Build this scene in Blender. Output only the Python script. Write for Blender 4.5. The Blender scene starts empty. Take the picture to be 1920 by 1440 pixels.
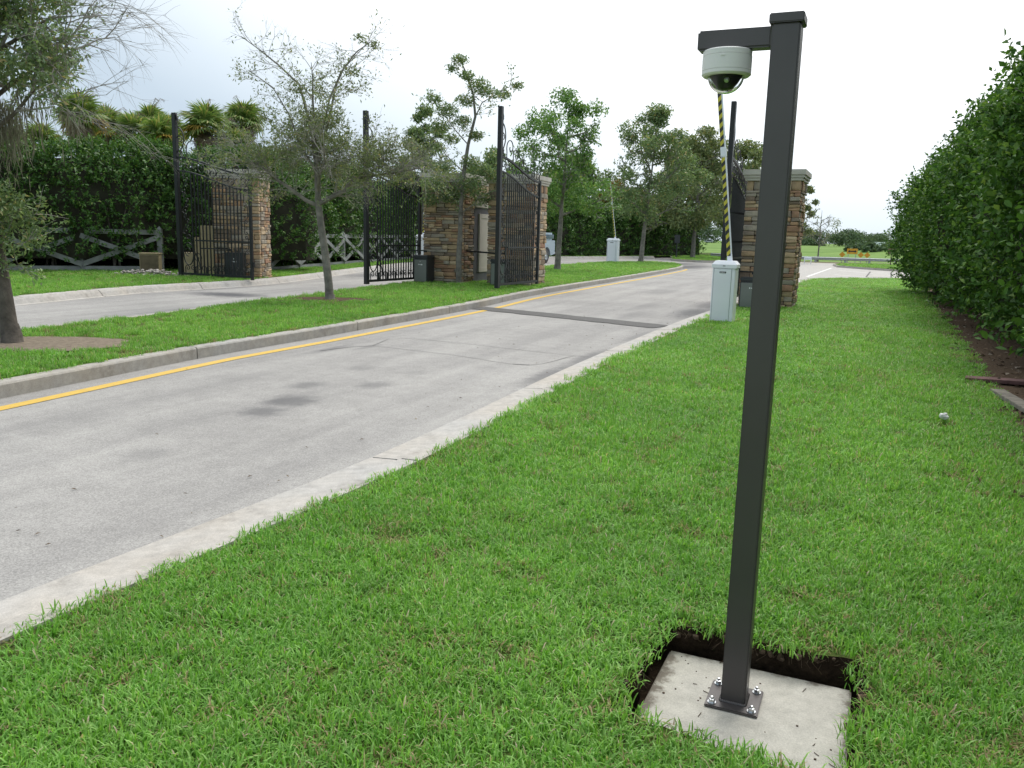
import bpy, bmesh, math, random
import numpy as np
from mathutils import Matrix, Vector, noise
from mathutils.geometry import tessellate_polygon

# ------------------------------------------------------------------ camera, sky, sun, exposure
SC = bpy.context.scene
COL = SC.collection
R = math.radians

cam_d = bpy.data.cameras.new('camera')
cam_d.sensor_width = 36.0
cam_d.lens = 1553.0 / 1920.0 * 36.0
cam_d.clip_start = 0.05
cam_d.clip_end = 5000
cam = bpy.data.objects.new('camera', cam_d)
COL.objects.link(cam)
cam.matrix_world = Matrix.Translation((0, 0, 1.5)) @ Matrix.Rotation(R(90) - math.atan(280 / 1553.0), 4, 'X') @ Matrix.Rotation(R(1.5), 4, 'Z')
SC.camera = cam

SUN_EL, SUN_AZ = R(58), R(28)            # azimuth clockwise from the viewing direction
world = bpy.data.worlds.new('World')
SC.world = world
world.use_nodes = True
wn, wl = world.node_tree.nodes, world.node_tree.links
wn.clear()
w_out = wn.new('ShaderNodeOutputWorld')
w_bg = wn.new('ShaderNodeBackground')
w_bg.inputs['Strength'].default_value = 0.1
sky = wn.new('ShaderNodeTexSky')
sky.sky_type = 'NISHITA'
sky.sun_disc = False
sky.sun_elevation = SUN_EL
sky.sun_rotation = SUN_AZ
sky.dust_density = 3.0
tc = wn.new('ShaderNodeTexCoord')
nrm = wn.new('ShaderNodeVectorMath'); nrm.operation = 'NORMALIZE'
wl.new(tc.outputs['Generated'], nrm.inputs[0])
dot = wn.new('ShaderNodeVectorMath'); dot.operation = 'DOT_PRODUCT'
wl.new(nrm.outputs[0], dot.inputs[0])
dot.inputs[1].default_value = (math.sin(SUN_AZ) * math.cos(SUN_EL), math.cos(SUN_AZ) * math.cos(SUN_EL), math.sin(SUN_EL))
glow = wn.new('ShaderNodeMapRange')
glow.inputs['From Min'].default_value = 0.45
glow.inputs['From Max'].default_value = 0.9
glow.inputs['To Min'].default_value = 0.0
glow.inputs['To Max'].default_value = 1.0
wl.new(dot.outputs['Value'], glow.inputs['Value'])
cmap = wn.new('ShaderNodeMapping')
cmap.inputs['Scale'].default_value = (1.0, 1.0, 2.2)
wl.new(nrm.outputs[0], cmap.inputs['Vector'])
cnz = wn.new('ShaderNodeTexNoise')
cnz.inputs['Scale'].default_value = 1.7
cnz.inputs['Detail'].default_value = 5
cnz.inputs['Roughness'].default_value = 0.5
wl.new(cmap.outputs[0], cnz.inputs['Vector'])
addn = wn.new('ShaderNodeMath'); addn.operation = 'MULTIPLY_ADD'
wl.new(cnz.outputs['Fac'], addn.inputs[0]); addn.inputs[1].default_value = 0.40
wl.new(glow.outputs[0], addn.inputs[2])
cramp = wn.new('ShaderNodeValToRGB')
cr = cramp.color_ramp
cr.elements[0].position = 0.18; cr.elements[0].color = (0.58, 0.70, 0.82, 1)
cr.elements[1].position = 1.0; cr.elements[1].color = (1.0, 1.0, 1.0, 1)
e = cr.elements.new(0.42); e.color = (0.76, 0.84, 0.91, 1)
e = cr.elements.new(0.75); e.color = (0.96, 0.975, 0.99, 1)
wl.new(addn.outputs[0], cramp.inputs['Fac'])
cscale = wn.new('ShaderNodeVectorMath'); cscale.operation = 'SCALE'
wl.new(cramp.outputs['Color'], cscale.inputs[0])
gain = wn.new('ShaderNodeMath'); gain.operation = 'MULTIPLY_ADD'
wl.new(glow.outputs[0], gain.inputs[0]); gain.inputs[1].default_value = 8.0; gain.inputs[2].default_value = 8.4
wl.new(gain.outputs[0], cscale.inputs['Scale'])
smix = wn.new('ShaderNodeMix'); smix.data_type = 'RGBA'
smix.inputs['Factor'].default_value = 0.93      # thin blue sky behind nearly closed cloud
wl.new(sky.outputs['Color'], smix.inputs['A'])
wl.new(cscale.outputs[0], smix.inputs['B'])
wl.new(smix.outputs['Result'], w_bg.inputs['Color'])
wl.new(w_bg.outputs[0], w_out.inputs['Surface'])

sun_d = bpy.data.lights.new('sun', 'SUN')
sun_d.energy = 1.3
sun_d.angle = R(24)
sun_d.color = (1.0, 0.96, 0.9)
sun = bpy.data.objects.new('sun', sun_d)
COL.objects.link(sun)
sun.rotation_euler = (R(90) - SUN_EL, 0, -SUN_AZ + math.pi)
# the lamp shines along its -Z: tilt it away from the sun's azimuth
sun.rotation_euler = Vector((math.sin(SUN_AZ) * math.cos(SUN_EL), math.cos(SUN_AZ) * math.cos(SUN_EL), math.sin(SUN_EL))).to_track_quat('Z', 'Y').to_euler()

SC.view_settings.view_transform = 'Standard'
SC.view_settings.look = 'None'
SC.view_settings.exposure = 0.32
SC.view_settings.gamma = 1.0
SC.view_settings.use_curve_mapping = False
SC.cycles.max_bounces = 8
SC.cycles.transparent_max_bounces = 8

rng = np.random.default_rng(7)
random.seed(7)

# ------------------------------------------------------------------ materials
def new_mat(name):
    m = bpy.data.materials.new(name)
    m.use_nodes = True
    nt = m.node_tree
    b = nt.nodes['Principled BSDF']
    return m, nt, b

def ramp(nt, fac, stops, interp='LINEAR'):
    r = nt.nodes.new('ShaderNodeValToRGB')
    r.color_ramp.interpolation = interp
    els = r.color_ramp.elements
    els[0].position, els[0].color = stops[0][0], (*stops[0][1], 1)
    els[1].position, els[1].color = stops[-1][0], (*stops[-1][1], 1)
    for p, c in stops[1:-1]:
        e = els.new(p); e.color = (*c, 1)
    nt.links.new(fac, r.inputs['Fac'])
    return r.outputs['Color']

def nz(nt, scale, detail=4, rough=0.55, coord='Object', vec=None):
    t = nt.nodes.new('ShaderNodeTexNoise')
    t.inputs['Scale'].default_value = scale
    t.inputs['Detail'].default_value = detail
    t.inputs['Roughness'].default_value = rough
    if vec is None:
        c = nt.nodes.new('ShaderNodeTexCoord')
        vec = c.outputs[coord]
    nt.links.new(vec, t.inputs['Vector'])
    return t.outputs['Fac']

def mixc(nt, fac, a, b, mode='MIX'):
    m = nt.nodes.new('ShaderNodeMix'); m.data_type = 'RGBA'; m.blend_type = mode
    for s, v in (('Factor', fac), ('A', a), ('B', b)):
        if isinstance(v, (int, float)):
            m.inputs[s].default_value = v
        elif isinstance(v, tuple):
            m.inputs[s].default_value = (*v, 1)
        else:
            nt.links.new(v, m.inputs[s])
    return m.outputs['Result']

def bump(nt, b, h, strength, dist=0.01):
    n = nt.nodes.new('ShaderNodeBump')
    n.inputs['Strength'].default_value = strength
    n.inputs['Distance'].default_value = dist
    nt.links.new(h, n.inputs['Height'])
    nt.links.new(n.outputs[0], b.inputs['Normal'])

def plain(name, c, rough=0.6, metal=0.0, var=0.25, scale=6.0, bmp=0.0, bscale=60.0, spec=None, rand=0.0):
    m, nt, b = new_mat(name)
    f = nz(nt, scale)
    lo = tuple(x * (1 - var) for x in c); hi = tuple(min(1, x * (1 + var)) for x in c)
    col = ramp(nt, f, [(0.3, lo), (0.7, hi)])
    if rand:
        oi = nt.nodes.new('ShaderNodeObjectInfo')
        v = ramp(nt, oi.outputs['Random'], [(0, (1 - rand,) * 3), (1, (1 + rand,) * 3)])
        col = mixc(nt, 1.0, col, v, 'MULTIPLY')
    nt.links.new(col, b.inputs['Base Color'])
    b.inputs['Roughness'].default_value = rough
    b.inputs['Metallic'].default_value = metal
    if spec is not None:
        b.inputs['Specular IOR Level'].default_value = spec
    if bmp:
        bump(nt, b, nz(nt, bscale, 6), bmp)
    return m

def leaf_mat(name, stops, trans=0.3, rough=0.5, spec=0.4, tint=None, obj_rand=0.0, patch=None):
    m, nt, b = new_mat(name)
    g = nt.nodes.new('ShaderNodeNewGeometry')
    col = ramp(nt, g.outputs['Random Per Island'], stops)
    if patch:
        oi = nt.nodes.new('ShaderNodeObjectInfo')
        f = nz(nt, patch[0], 3, vec=oi.outputs['Location'])
        col = mixc(nt, 1.0, col, ramp(nt, f, [(0.3, patch[1]), (0.7, patch[2])]), 'MULTIPLY')
        if obj_rand:
            v = ramp(nt, oi.outputs['Random'], [(0, (1 - obj_rand,) * 3), (1, (1 + obj_rand,) * 3)])
            col = mixc(nt, 1.0, col, v, 'MULTIPLY')
    nt.links.new(col, b.inputs['Base Color'])
    b.inputs['Roughness'].default_value = rough
    b.inputs['Specular IOR Level'].default_value = spec
    t = nt.nodes.new('ShaderNodeBsdfTranslucent')
    tcol = mixc(nt, 1.0, col, tint or (1.25, 1.25, 0.7), 'MULTIPLY')
    nt.links.new(tcol, t.inputs['Color'])
    ms = nt.nodes.new('ShaderNodeMixShader')
    ms.inputs[0].default_value = trans
    nt.links.new(b.outputs[0], ms.inputs[1]); nt.links.new(t.outputs[0], ms.inputs[2])
    nt.links.new(ms.outputs[0], nt.nodes['Material Output'].inputs['Surface'])
    return m

M = {}
M['post'] = plain('bronze_powder_coat', (0.098, 0.089, 0.087), 0.38, 0.45, 0.08, 3, 0.06, 900)
M['iron'] = plain('black_iron_paint', (0.012, 0.0135, 0.0145), 0.48, 0.0, 0.2, 5, 0.05, 300)
M['zinc'] = plain('zinc_plate', (0.62, 0.64, 0.66), 0.28, 0.9, 0.15, 40)
M['galv'] = plain('galvanised_steel', (0.42, 0.44, 0.45), 0.5, 0.6, 0.15, 8)
M['white'] = plain('white_powder_coat', (0.84, 0.86, 0.90), 0.38, 0.0, 0.04, 2)
M['white_dirty'] = plain('white_board_paint', (0.30, 0.305, 0.30), 0.7, 0.0, 0.25, 3, 0.1, 40)
M['camwhite'] = plain('camera_housing_plastic', (0.78, 0.76, 0.735), 0.45, 0.0, 0.03, 4)
M['black'] = plain('black_plastic', (0.018, 0.018, 0.02), 0.35, 0.0, 0.1, 4)
M['seam'] = plain('dark_seam', (0.12, 0.13, 0.14), 0.7)
M['opgrey'] = plain('operator_grey_green_paint', (0.20, 0.215, 0.20), 0.38, 0.35, 0.08, 3)
M['opdark'] = plain('operator_dark_cover', (0.030, 0.034, 0.038), 0.45, 0.0, 0.15, 4)
M['mark'] = plain('white_print', (0.8, 0.8, 0.8), 0.5)
M['doorbeige'] = plain('beige_door_paint', (0.47, 0.43, 0.36), 0.55, 0.0, 0.06, 2)
M['framegrey'] = plain('grey_stucco', (0.125, 0.125, 0.135), 0.8, 0.0, 0.12, 5, 0.3, 80)
M['mortar'] = plain('dark_mortar', (0.075, 0.06, 0.048), 0.95, 0.0, 0.3, 10, 0.3, 60)
M['precast'] = plain('precast_cap', (0.52, 0.49, 0.42), 0.8, 0.0, 0.12, 3, 0.15, 70)
M['tan'] = plain('tan_stucco', (0.36, 0.29, 0.175), 0.85, 0.0, 0.12, 4, 0.3, 70)
M['bark'] = plain('oak_bark', (0.115, 0.098, 0.082), 0.95, 0.0, 0.45, 9, 0.9, 38)
M['bark_light'] = plain('lichen_bark', (0.20, 0.185, 0.16), 0.95, 0.0, 0.42, 7, 0.9, 30)
M['twig'] = plain('grey_twig', (0.30, 0.28, 0.25), 0.9, 0.0, 0.3, 5)
M['palmbark'] = plain('palm_bark', (0.13, 0.11, 0.09), 0.95, 0.0, 0.4, 6, 0.8, 20)
M['hedge_core'] = plain('shaded_hedge_core', (0.035, 0.034, 0.02), 0.95, 0.0, 0.4, 6)  # hedge core colour with the shade between the leaves put in
M['yellow'] = None

def concrete(name, c, warm, scale=1.3):
    m, nt, b = new_mat(name)
    f = nz(nt, scale, 5, 0.6)
    col = ramp(nt, f, [(0.3, c), (0.55, tuple(0.5 * (p + q) for p, q in zip(c, warm))), (0.75, warm)])
    f2 = nz(nt, 14, 6, 0.7)
    col = mixc(nt, 1.0, col, ramp(nt, f2, [(0.3, (0.80,) * 3), (0.65, (1.08,) * 3)]), 'MULTIPLY')
    f3 = nz(nt, 160, 3, 0.7)
    col = mixc(nt, 1.0, col, ramp(nt, f3, [(0.3, (0.82,) * 3), (0.7, (1.15,) * 3)]), 'MULTIPLY')
    f4 = nz(nt, 3.1, 7, 0.72)
    col = mixc(nt, 1.0, col, ramp(nt, f4, [(0.28, (0.62, 0.61, 0.60)), (0.46, (0.97,) * 3), (0.75, (1.06,) * 3)]), 'MULTIPLY')
    nt.links.new(col, b.inputs['Base Color'])
    b.inputs['Roughness'].default_value = 0.9
    bump(nt, b, nz(nt, 220, 4), 0.25, 0.004)
    return m
M['kerb'] = concrete('kerb_concrete', (0.40, 0.39, 0.37), (0.42, 0.375, 0.305))
M['kerb_band'] = concrete('flush_kerb_concrete', (0.46, 0.45, 0.43), (0.475, 0.425, 0.36), 0.9)
M['slab'] = concrete('slab_concrete', (0.50, 0.485, 0.43), (0.45, 0.43, 0.375), 5)
def soil_smears(m, w, d):
    nt = m.node_tree; b = nt.nodes['Principled BSDF']
    src = b.inputs['Base Color'].links[0].from_socket
    c = nt.nodes.new('ShaderNodeTexCoord'); sp = nt.nodes.new('ShaderNodeSeparateXYZ'); nt.links.new(c.outputs['Object'], sp.inputs[0])
    def op(o, a, q):
        n = nt.nodes.new('ShaderNodeMath'); n.operation = o
        for i, v in enumerate((a, q)):
            if isinstance(v, (int, float)): n.inputs[i].default_value = v
            else: nt.links.new(v, n.inputs[i])
        return n.outputs[0]
    e = op('MINIMUM', op('MINIMUM', sp.outputs['X'], op('SUBTRACT', w, sp.outputs['X'])), op('MINIMUM', op('MULTIPLY', sp.outputs['Y'], -1.0), op('ADD', sp.outputs['Y'], d)))
    f = op('ADD', op('MULTIPLY', e, -7.0), op('MULTIPLY', nz(nt, 16, 7, 0.7), 1.25))
    col = mixc(nt, ramp(nt, f, [(0.44, (0, 0, 0)), (0.66, (0.75,) * 3)]), src, (0.10, 0.075, 0.05))
    sm = ramp(nt, nz(nt, 5, 6, 0.65), [(0.3, (0.80, 0.79, 0.76)), (0.55, (1.02,) * 3)])
    nt.links.new(mixc(nt, 1.0, col, sm, 'MULTIPLY'), b.inputs['Base Color'])
soil_smears(M['slab'], 0.64, 0.80)
M['conroad'] = concrete('pale_concrete_paving', (0.44, 0.425, 0.40), (0.46, 0.43, 0.39), 0.2)

def soil(name, a, b_, s=40):
    m, nt, b = new_mat(name)
    f = nz(nt, s, 8, 0.7)
    col = ramp(nt, f, [(0.3, a), (0.7, b_)])
    nt.links.new(col, b.inputs['Base Color'])
    b.inputs['Roughness'].default_value = 1.0
    b.inputs['Specular IOR Level'].default_value = 0.1
    bump(nt, b, nz(nt, s * 1.5, 6), 0.8, 0.02)
    return m
M['pit'] = soil('pit_soil', (0.018, 0.012, 0.008), (0.05, 0.034, 0.022), 30)
M['mulch'] = soil('mulch', (0.045, 0.03, 0.02), (0.17, 0.12, 0.08), 30)
M['sand'] = soil('bare_soil', (0.15, 0.12, 0.09), (0.30, 0.25, 0.19), 14)
M['roadside'] = soil('dry_roadside_grass', (0.13, 0.13, 0.07), (0.23, 0.21, 0.13), 6)
M['thatch'] = soil('lawn_thatch', (0.05, 0.085, 0.018), (0.125, 0.15, 0.045), 22)
M['rubble'] = plain('grey_rubble', (0.36, 0.33, 0.30), 0.9, 0, 0.4, 8)

def field_mat():
    m, nt, b = new_mat('field_grass')
    f = nz(nt, 0.09, 6, 0.6)
    col = ramp(nt, f, [(0.35, (0.11, 0.20, 0.045)), (0.65, (0.20, 0.30, 0.085))])
    f2 = nz(nt, 1.1, 6, 0.7)
    col = mixc(nt, 1.0, col, ramp(nt, f2, [(0.3, (0.75,) * 3), (0.7, (1.2,) * 3)]), 'MULTIPLY')
    nt.links.new(col, b.inputs['Base Color'])
    b.inputs['Roughness'].default_value = 1.0
    b.inputs['Specular IOR Level'].default_value = 0.1
    return m
M['field'] = field_mat()

ROAD_A = R(22.5)
def road_local(x, y):
    return (x * math.cos(ROAD_A) - y * math.sin(ROAD_A), x * math.sin(ROAD_A) + y * math.cos(ROAD_A))

def road_mat():
    m, nt, b = new_mat('weathered_asphalt')
    c = nt.nodes.new('ShaderNodeTexCoord')
    vec = c.outputs['Object']
    big = nz(nt, 0.45, 5, 0.55, vec=vec)
    col = ramp(nt, big, [(0.3, (0.288, 0.278, 0.264)), (0.7, (0.368, 0.356, 0.336))])
    mid = nz(nt, 5.0, 6, 0.65, vec=vec)
    col = mixc(nt, 1.0, col, ramp(nt, mid, [(0.3, (0.90,) * 3), (0.7, (1.07,) * 3)]), 'MULTIPLY')
    vor = nt.nodes.new('ShaderNodeTexVoronoi')
    vor.inputs['Scale'].default_value = 150
    nt.links.new(vec, vor.inputs['Vector'])
    bw = nt.nodes.new('ShaderNodeRGBToBW')
    nt.links.new(vor.outputs['Color'], bw.inputs[0])
    col = mixc(nt, 1.0, col, ramp(nt, bw.outputs[0], [(0.1, (0.78,) * 3), (0.5, (1.0,) * 3), (0.9, (1.26,) * 3)]), 'MULTIPLY')
    # long faint wheel-track staining along the lane
    mp = nt.nodes.new('ShaderNodeMapping'); mp.inputs['Scale'].default_value = (1.6, 0.12, 1)
    nt.links.new(vec, mp.inputs['Vector'])
    trk = nz(nt, 1.3, 4, 0.6, vec=mp.outputs[0])
    col = mixc(nt, 1.0, col, ramp(nt, trk, [(0.3, (0.84, 0.84, 0.85)), (0.6, (1.05,) * 3)]), 'MULTIPLY')
    # stains: each an ellipse of its own with a ragged edge
    rag = nz(nt, 7.0, 5, 0.6, vec=vec)
    total = None
    blobs = [(-2.07, 6.72, .19, .22, .62), (-1.95, 7.18, .22, .28, .68), (-2.01, 7.96, .16, .22, .5), (-1.37, 8.06, .17, .21, .45),
             (-1.05, 8.88, .14, .2, .25), (-1.66, 9.08, .16, .22, .3), (-2.43, 5.31, .2, .2, .25), (-2.9, 8.2, .3, .4, .15),
             (0.42, 8.95, .16, .75, .62), (0.95, 10.3, .14, .9, .55), (1.9, 12.7, .10, .9, .4), (3.75, 17.2, .4, 1.3, .75), (4.6, 19.4, .3, 1.4, .55),
             (2.3, 16.2, .25, 1.3, .3), (2.9, 18.5, .2, 1.5, .3), (4.3, 24, .4, 1.6, .35),
             (-2.33, 10.47, .10, .45, .4), (-1.9, 10.8, .07, .3, .35), (-6.5, 18.75, 1.0, .55, .95), (-4.6, 29.2, .75, 2.4, .6),
             (-7.6, 19.5, .12, 2.4, .4), (9.6, 46.0, 1.0, 4.5, .8), (10.2, 51, 1.0, 3.5, .75), (-3.8, 5.2, .4, .7, .16), (-3.4, 6.1, .3, .5, .2),
             (-2.55, 6.35, .35, .6, .12), (1.3, 13.9, .35, 1.8, .15)]
    for (x, y, rx, ry, s) in blobs:
        lx, ly = road_local(x, y)
        v = nt.nodes.new('ShaderNodeVectorMath'); v.operation = 'SUBTRACT'
        nt.links.new(vec, v.inputs[0]); v.inputs[1].default_value = (lx, ly, 0)
        v2 = nt.nodes.new('ShaderNodeVectorMath'); v2.operation = 'MULTIPLY'
        nt.links.new(v.outputs[0], v2.inputs[0]); v2.inputs[1].default_value = (1 / rx, 1 / ry, 0)
        ln = nt.nodes.new('ShaderNodeVectorMath'); ln.operation = 'LENGTH'
        nt.links.new(v2.outputs[0], ln.inputs[0])
        ad = nt.nodes.new('ShaderNodeMath'); ad.operation = 'MULTIPLY_ADD'
        nt.links.new(rag, ad.inputs[0]); ad.inputs[1].default_value = 1.3
        nt.links.new(ln.outputs['Value'], ad.inputs[2])
        mr = nt.nodes.new('ShaderNodeMapRange'); mr.interpolation_type = 'SMOOTHSTEP'
        nt.links.new(ad.outputs[0], mr.inputs['Value'])
        mr.inputs['From Min'].default_value = 2.15; mr.inputs['From Max'].default_value = 0.9
        mr.inputs['To Min'].default_value = 0.0; mr.inputs['To Max'].default_value = s
        if total is None:
            total = mr.outputs[0]
        else:
            mx = nt.nodes.new('ShaderNodeMath'); mx.operation = 'MAXIMUM'
            nt.links.new(total, mx.inputs[0]); nt.links.new(mr.outputs[0], mx.inputs[1])
            total = mx.outputs[0]
    col = mixc(nt, total, col, (0.085, 0.085, 0.09))
    nt.links.new(col, b.inputs['Base Color'])
    b.inputs['Roughness'].default_value = 0.88
    b.inputs['Specular IOR Level'].default_value = 0.3
    bump(nt, b, vor.outputs['Distance'], 0.2, 0.005)
    return m
M['road'] = road_mat()

def tar_mat():
    m, nt, b = new_mat('dark_asphalt_patch')
    f = nz(nt, 30, 8, 0.7)
    col = ramp(nt, f, [(0.3, (0.062, 0.06, 0.058)), (0.7, (0.13, 0.127, 0.12))])
    nt.links.new(col, b.inputs['Base Color']); b.inputs['Roughness'].default_value = 0.85
    bump(nt, b, nz(nt, 150, 5), 0.5, 0.006)
    return m
M['tar'] = tar_mat()
M['cut'] = plain('sealed_saw_cut', (0.17, 0.165, 0.16), 0.9, 0, 0.35, 5)

def yellow_mat():
    m, nt, b = new_mat('worn_yellow_paint')
    f = nz(nt, 9, 8, 0.75)
    col = ramp(nt, f, [(0.33, (0.30, 0.25, 0.17)), (0.41, (0.62, 0.40, 0.065)), (0.75, (0.70, 0.475, 0.095))])
    f2 = nz(nt, 70, 4, 0.7)
    col = mixc(nt, ramp(nt, f2, [(0.30, (0.75,) * 3), (0.40, (0.0,) * 3)]), col, (0.30, 0.26, 0.2))
    nt.links.new(col, b.inputs['Base Color']); b.inputs['Roughness'].default_value = 0.75
    bump(nt, b, nz(nt, 120, 4), 0.3, 0.004)
    return m
M['yellow'] = yellow_mat()
M['white_line'] = plain('worn_white_paint', (0.66, 0.65, 0.62), 0.8, 0, 0.1, 3)

def stone_mat():
    m, nt, b = new_mat('ledgestone')
    oi = nt.nodes.new('ShaderNodeObjectInfo')
    cols = [(0.42, 0.30, 0.185), (0.32, 0.28, 0.225), (0.47, 0.345, 0.215), (0.25, 0.205, 0.16), (0.39, 0.345, 0.28), (0.36, 0.215, 0.14),
            (0.45, 0.335, 0.21), (0.23, 0.175, 0.13), (0.54, 0.42, 0.28), (0.34, 0.305, 0.25), (0.43, 0.275, 0.165)]
    col = ramp(nt, oi.outputs['Random'], [(i / len(cols), c) for i, c in enumerate(cols)], 'CONSTANT')
    f = nz(nt, 9, 6, 0.65)
    col = mixc(nt, 1.0, col, ramp(nt, f, [(0.28, (0.66, 0.66, 0.68)), (0.7, (1.22, 1.18, 1.1))]), 'MULTIPLY')
    nt.links.new(col, b.inputs['Base Color']); b.inputs['Roughness'].default_value = 0.9
    bump(nt, b, nz(nt, 30, 8, 0.7), 0.7, 0.012)
    return m
M['stone'] = stone_mat()

M['grass'] = leaf_mat('grass_blades', [(0, (0.123, 0.289, 0.045)), (0.30, (0.182, 0.402, 0.067)), (0.62, (0.249, 0.488, 0.100)), (0.91, (0.343, 0.566, 0.173)), (0.94, (0.524, 0.438, 0.307)), (1, (0.642, 0.522, 0.430))],
                      0.40, 0.45, 0.35, (1.15, 1.25, 0.6), 0.16, (0.55, (0.80, 0.86, 0.80), (1.22, 1.14, 1.12)))
M['dry'] = leaf_mat('dry_grass', [(0, (0.299, 0.230, 0.115)), (0.45, (0.483, 0.391, 0.218)), (0.6, (0.172, 0.310, 0.057)), (1, (0.230, 0.391, 0.081))], 0.3, 0.7, 0.2, (1, 1, 0.8))
M['hedge'] = leaf_mat('dark_hedge_leaf', [(0, (0.039, 0.102, 0.021)), (0.5, (0.070, 0.168, 0.032)), (0.9, (0.114, 0.238, 0.050)), (1, (0.264, 0.352, 0.088))], 0.25, 0.42, 0.4)
M['clusia'] = leaf_mat('matt_hedge_leaf', [(0, (0.041, 0.101, 0.023)), (0.5, (0.070, 0.161, 0.035)), (0.88, (0.124, 0.245, 0.053)), (1, (0.231, 0.352, 0.093))], 0.28, 0.55, 0.2)
M['clusia_new'] = leaf_mat('young_leaf', [(0, (0.13, 0.30, 0.05)), (1, (0.20, 0.40, 0.08))], 0.35, 0.35, 0.5)
M['oak'] = leaf_mat('oak_leaf', [(0, (0.127, 0.198, 0.095)), (0.5, (0.192, 0.276, 0.122)), (0.9, (0.271, 0.382, 0.163)), (1, (0.541, 0.421, 0.217))], 0.25, 0.5, 0.35)
M['oak_grey'] = leaf_mat('hazed_oak_leaf', [(0, (0.145, 0.190, 0.093)), (0.5, (0.213, 0.268, 0.121)), (0.9, (0.288, 0.353, 0.143)), (1, (0.476, 0.389, 0.197))], 0.22, 0.6, 0.3)  # oak greens are lightened and greyed, putting haze into the leaf colour
M['oak_bright'] = leaf_mat('fresh_oak_leaf', [(0, (0.087, 0.186, 0.048)), (0.5, (0.147, 0.282, 0.074)), (0.9, (0.215, 0.390, 0.108)), (1, (0.370, 0.429, 0.137))], 0.3, 0.5, 0.35)
M['autumn'] = leaf_mat('yellowing_leaf', [(0, (0.16, 0.15, 0.03)), (0.4, (0.24, 0.17, 0.04)), (0.8, (0.10, 0.14, 0.03)), (1, (0.28, 0.15, 0.05))], 0.3, 0.6, 0.3)
M['far'] = leaf_mat('far_foliage', [(0, (0.086, 0.138, 0.078)), (1, (0.161, 0.224, 0.127))], 0.2, 0.7, 0.2)
M['moss'] = leaf_mat('spanish_moss', [(0, (0.15, 0.145, 0.105)), (1, (0.26, 0.25, 0.19))], 0.25, 0.9, 0.1, (1, 1, 0.9))
M['palm'] = leaf_mat('palm_frond', [(0, (0.142, 0.239, 0.072)), (0.7, (0.237, 0.340, 0.107)), (1, (0.404, 0.387, 0.167))], 0.3, 0.45, 0.4)  # frond green made paler to stand in for haze
M['palm_old'] = leaf_mat('yellow_frond', [(0, (0.36, 0.25, 0.05)), (1, (0.48, 0.32, 0.07))], 0.3, 0.5, 0.3, (1, 1, 0.8))
M['palm_dead'] = leaf_mat('dead_frond', [(0, (0.221, 0.163, 0.111)), (1, (0.364, 0.280, 0.208))], 0.25, 0.8, 0.2, (1, 1, 0.9))

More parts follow.
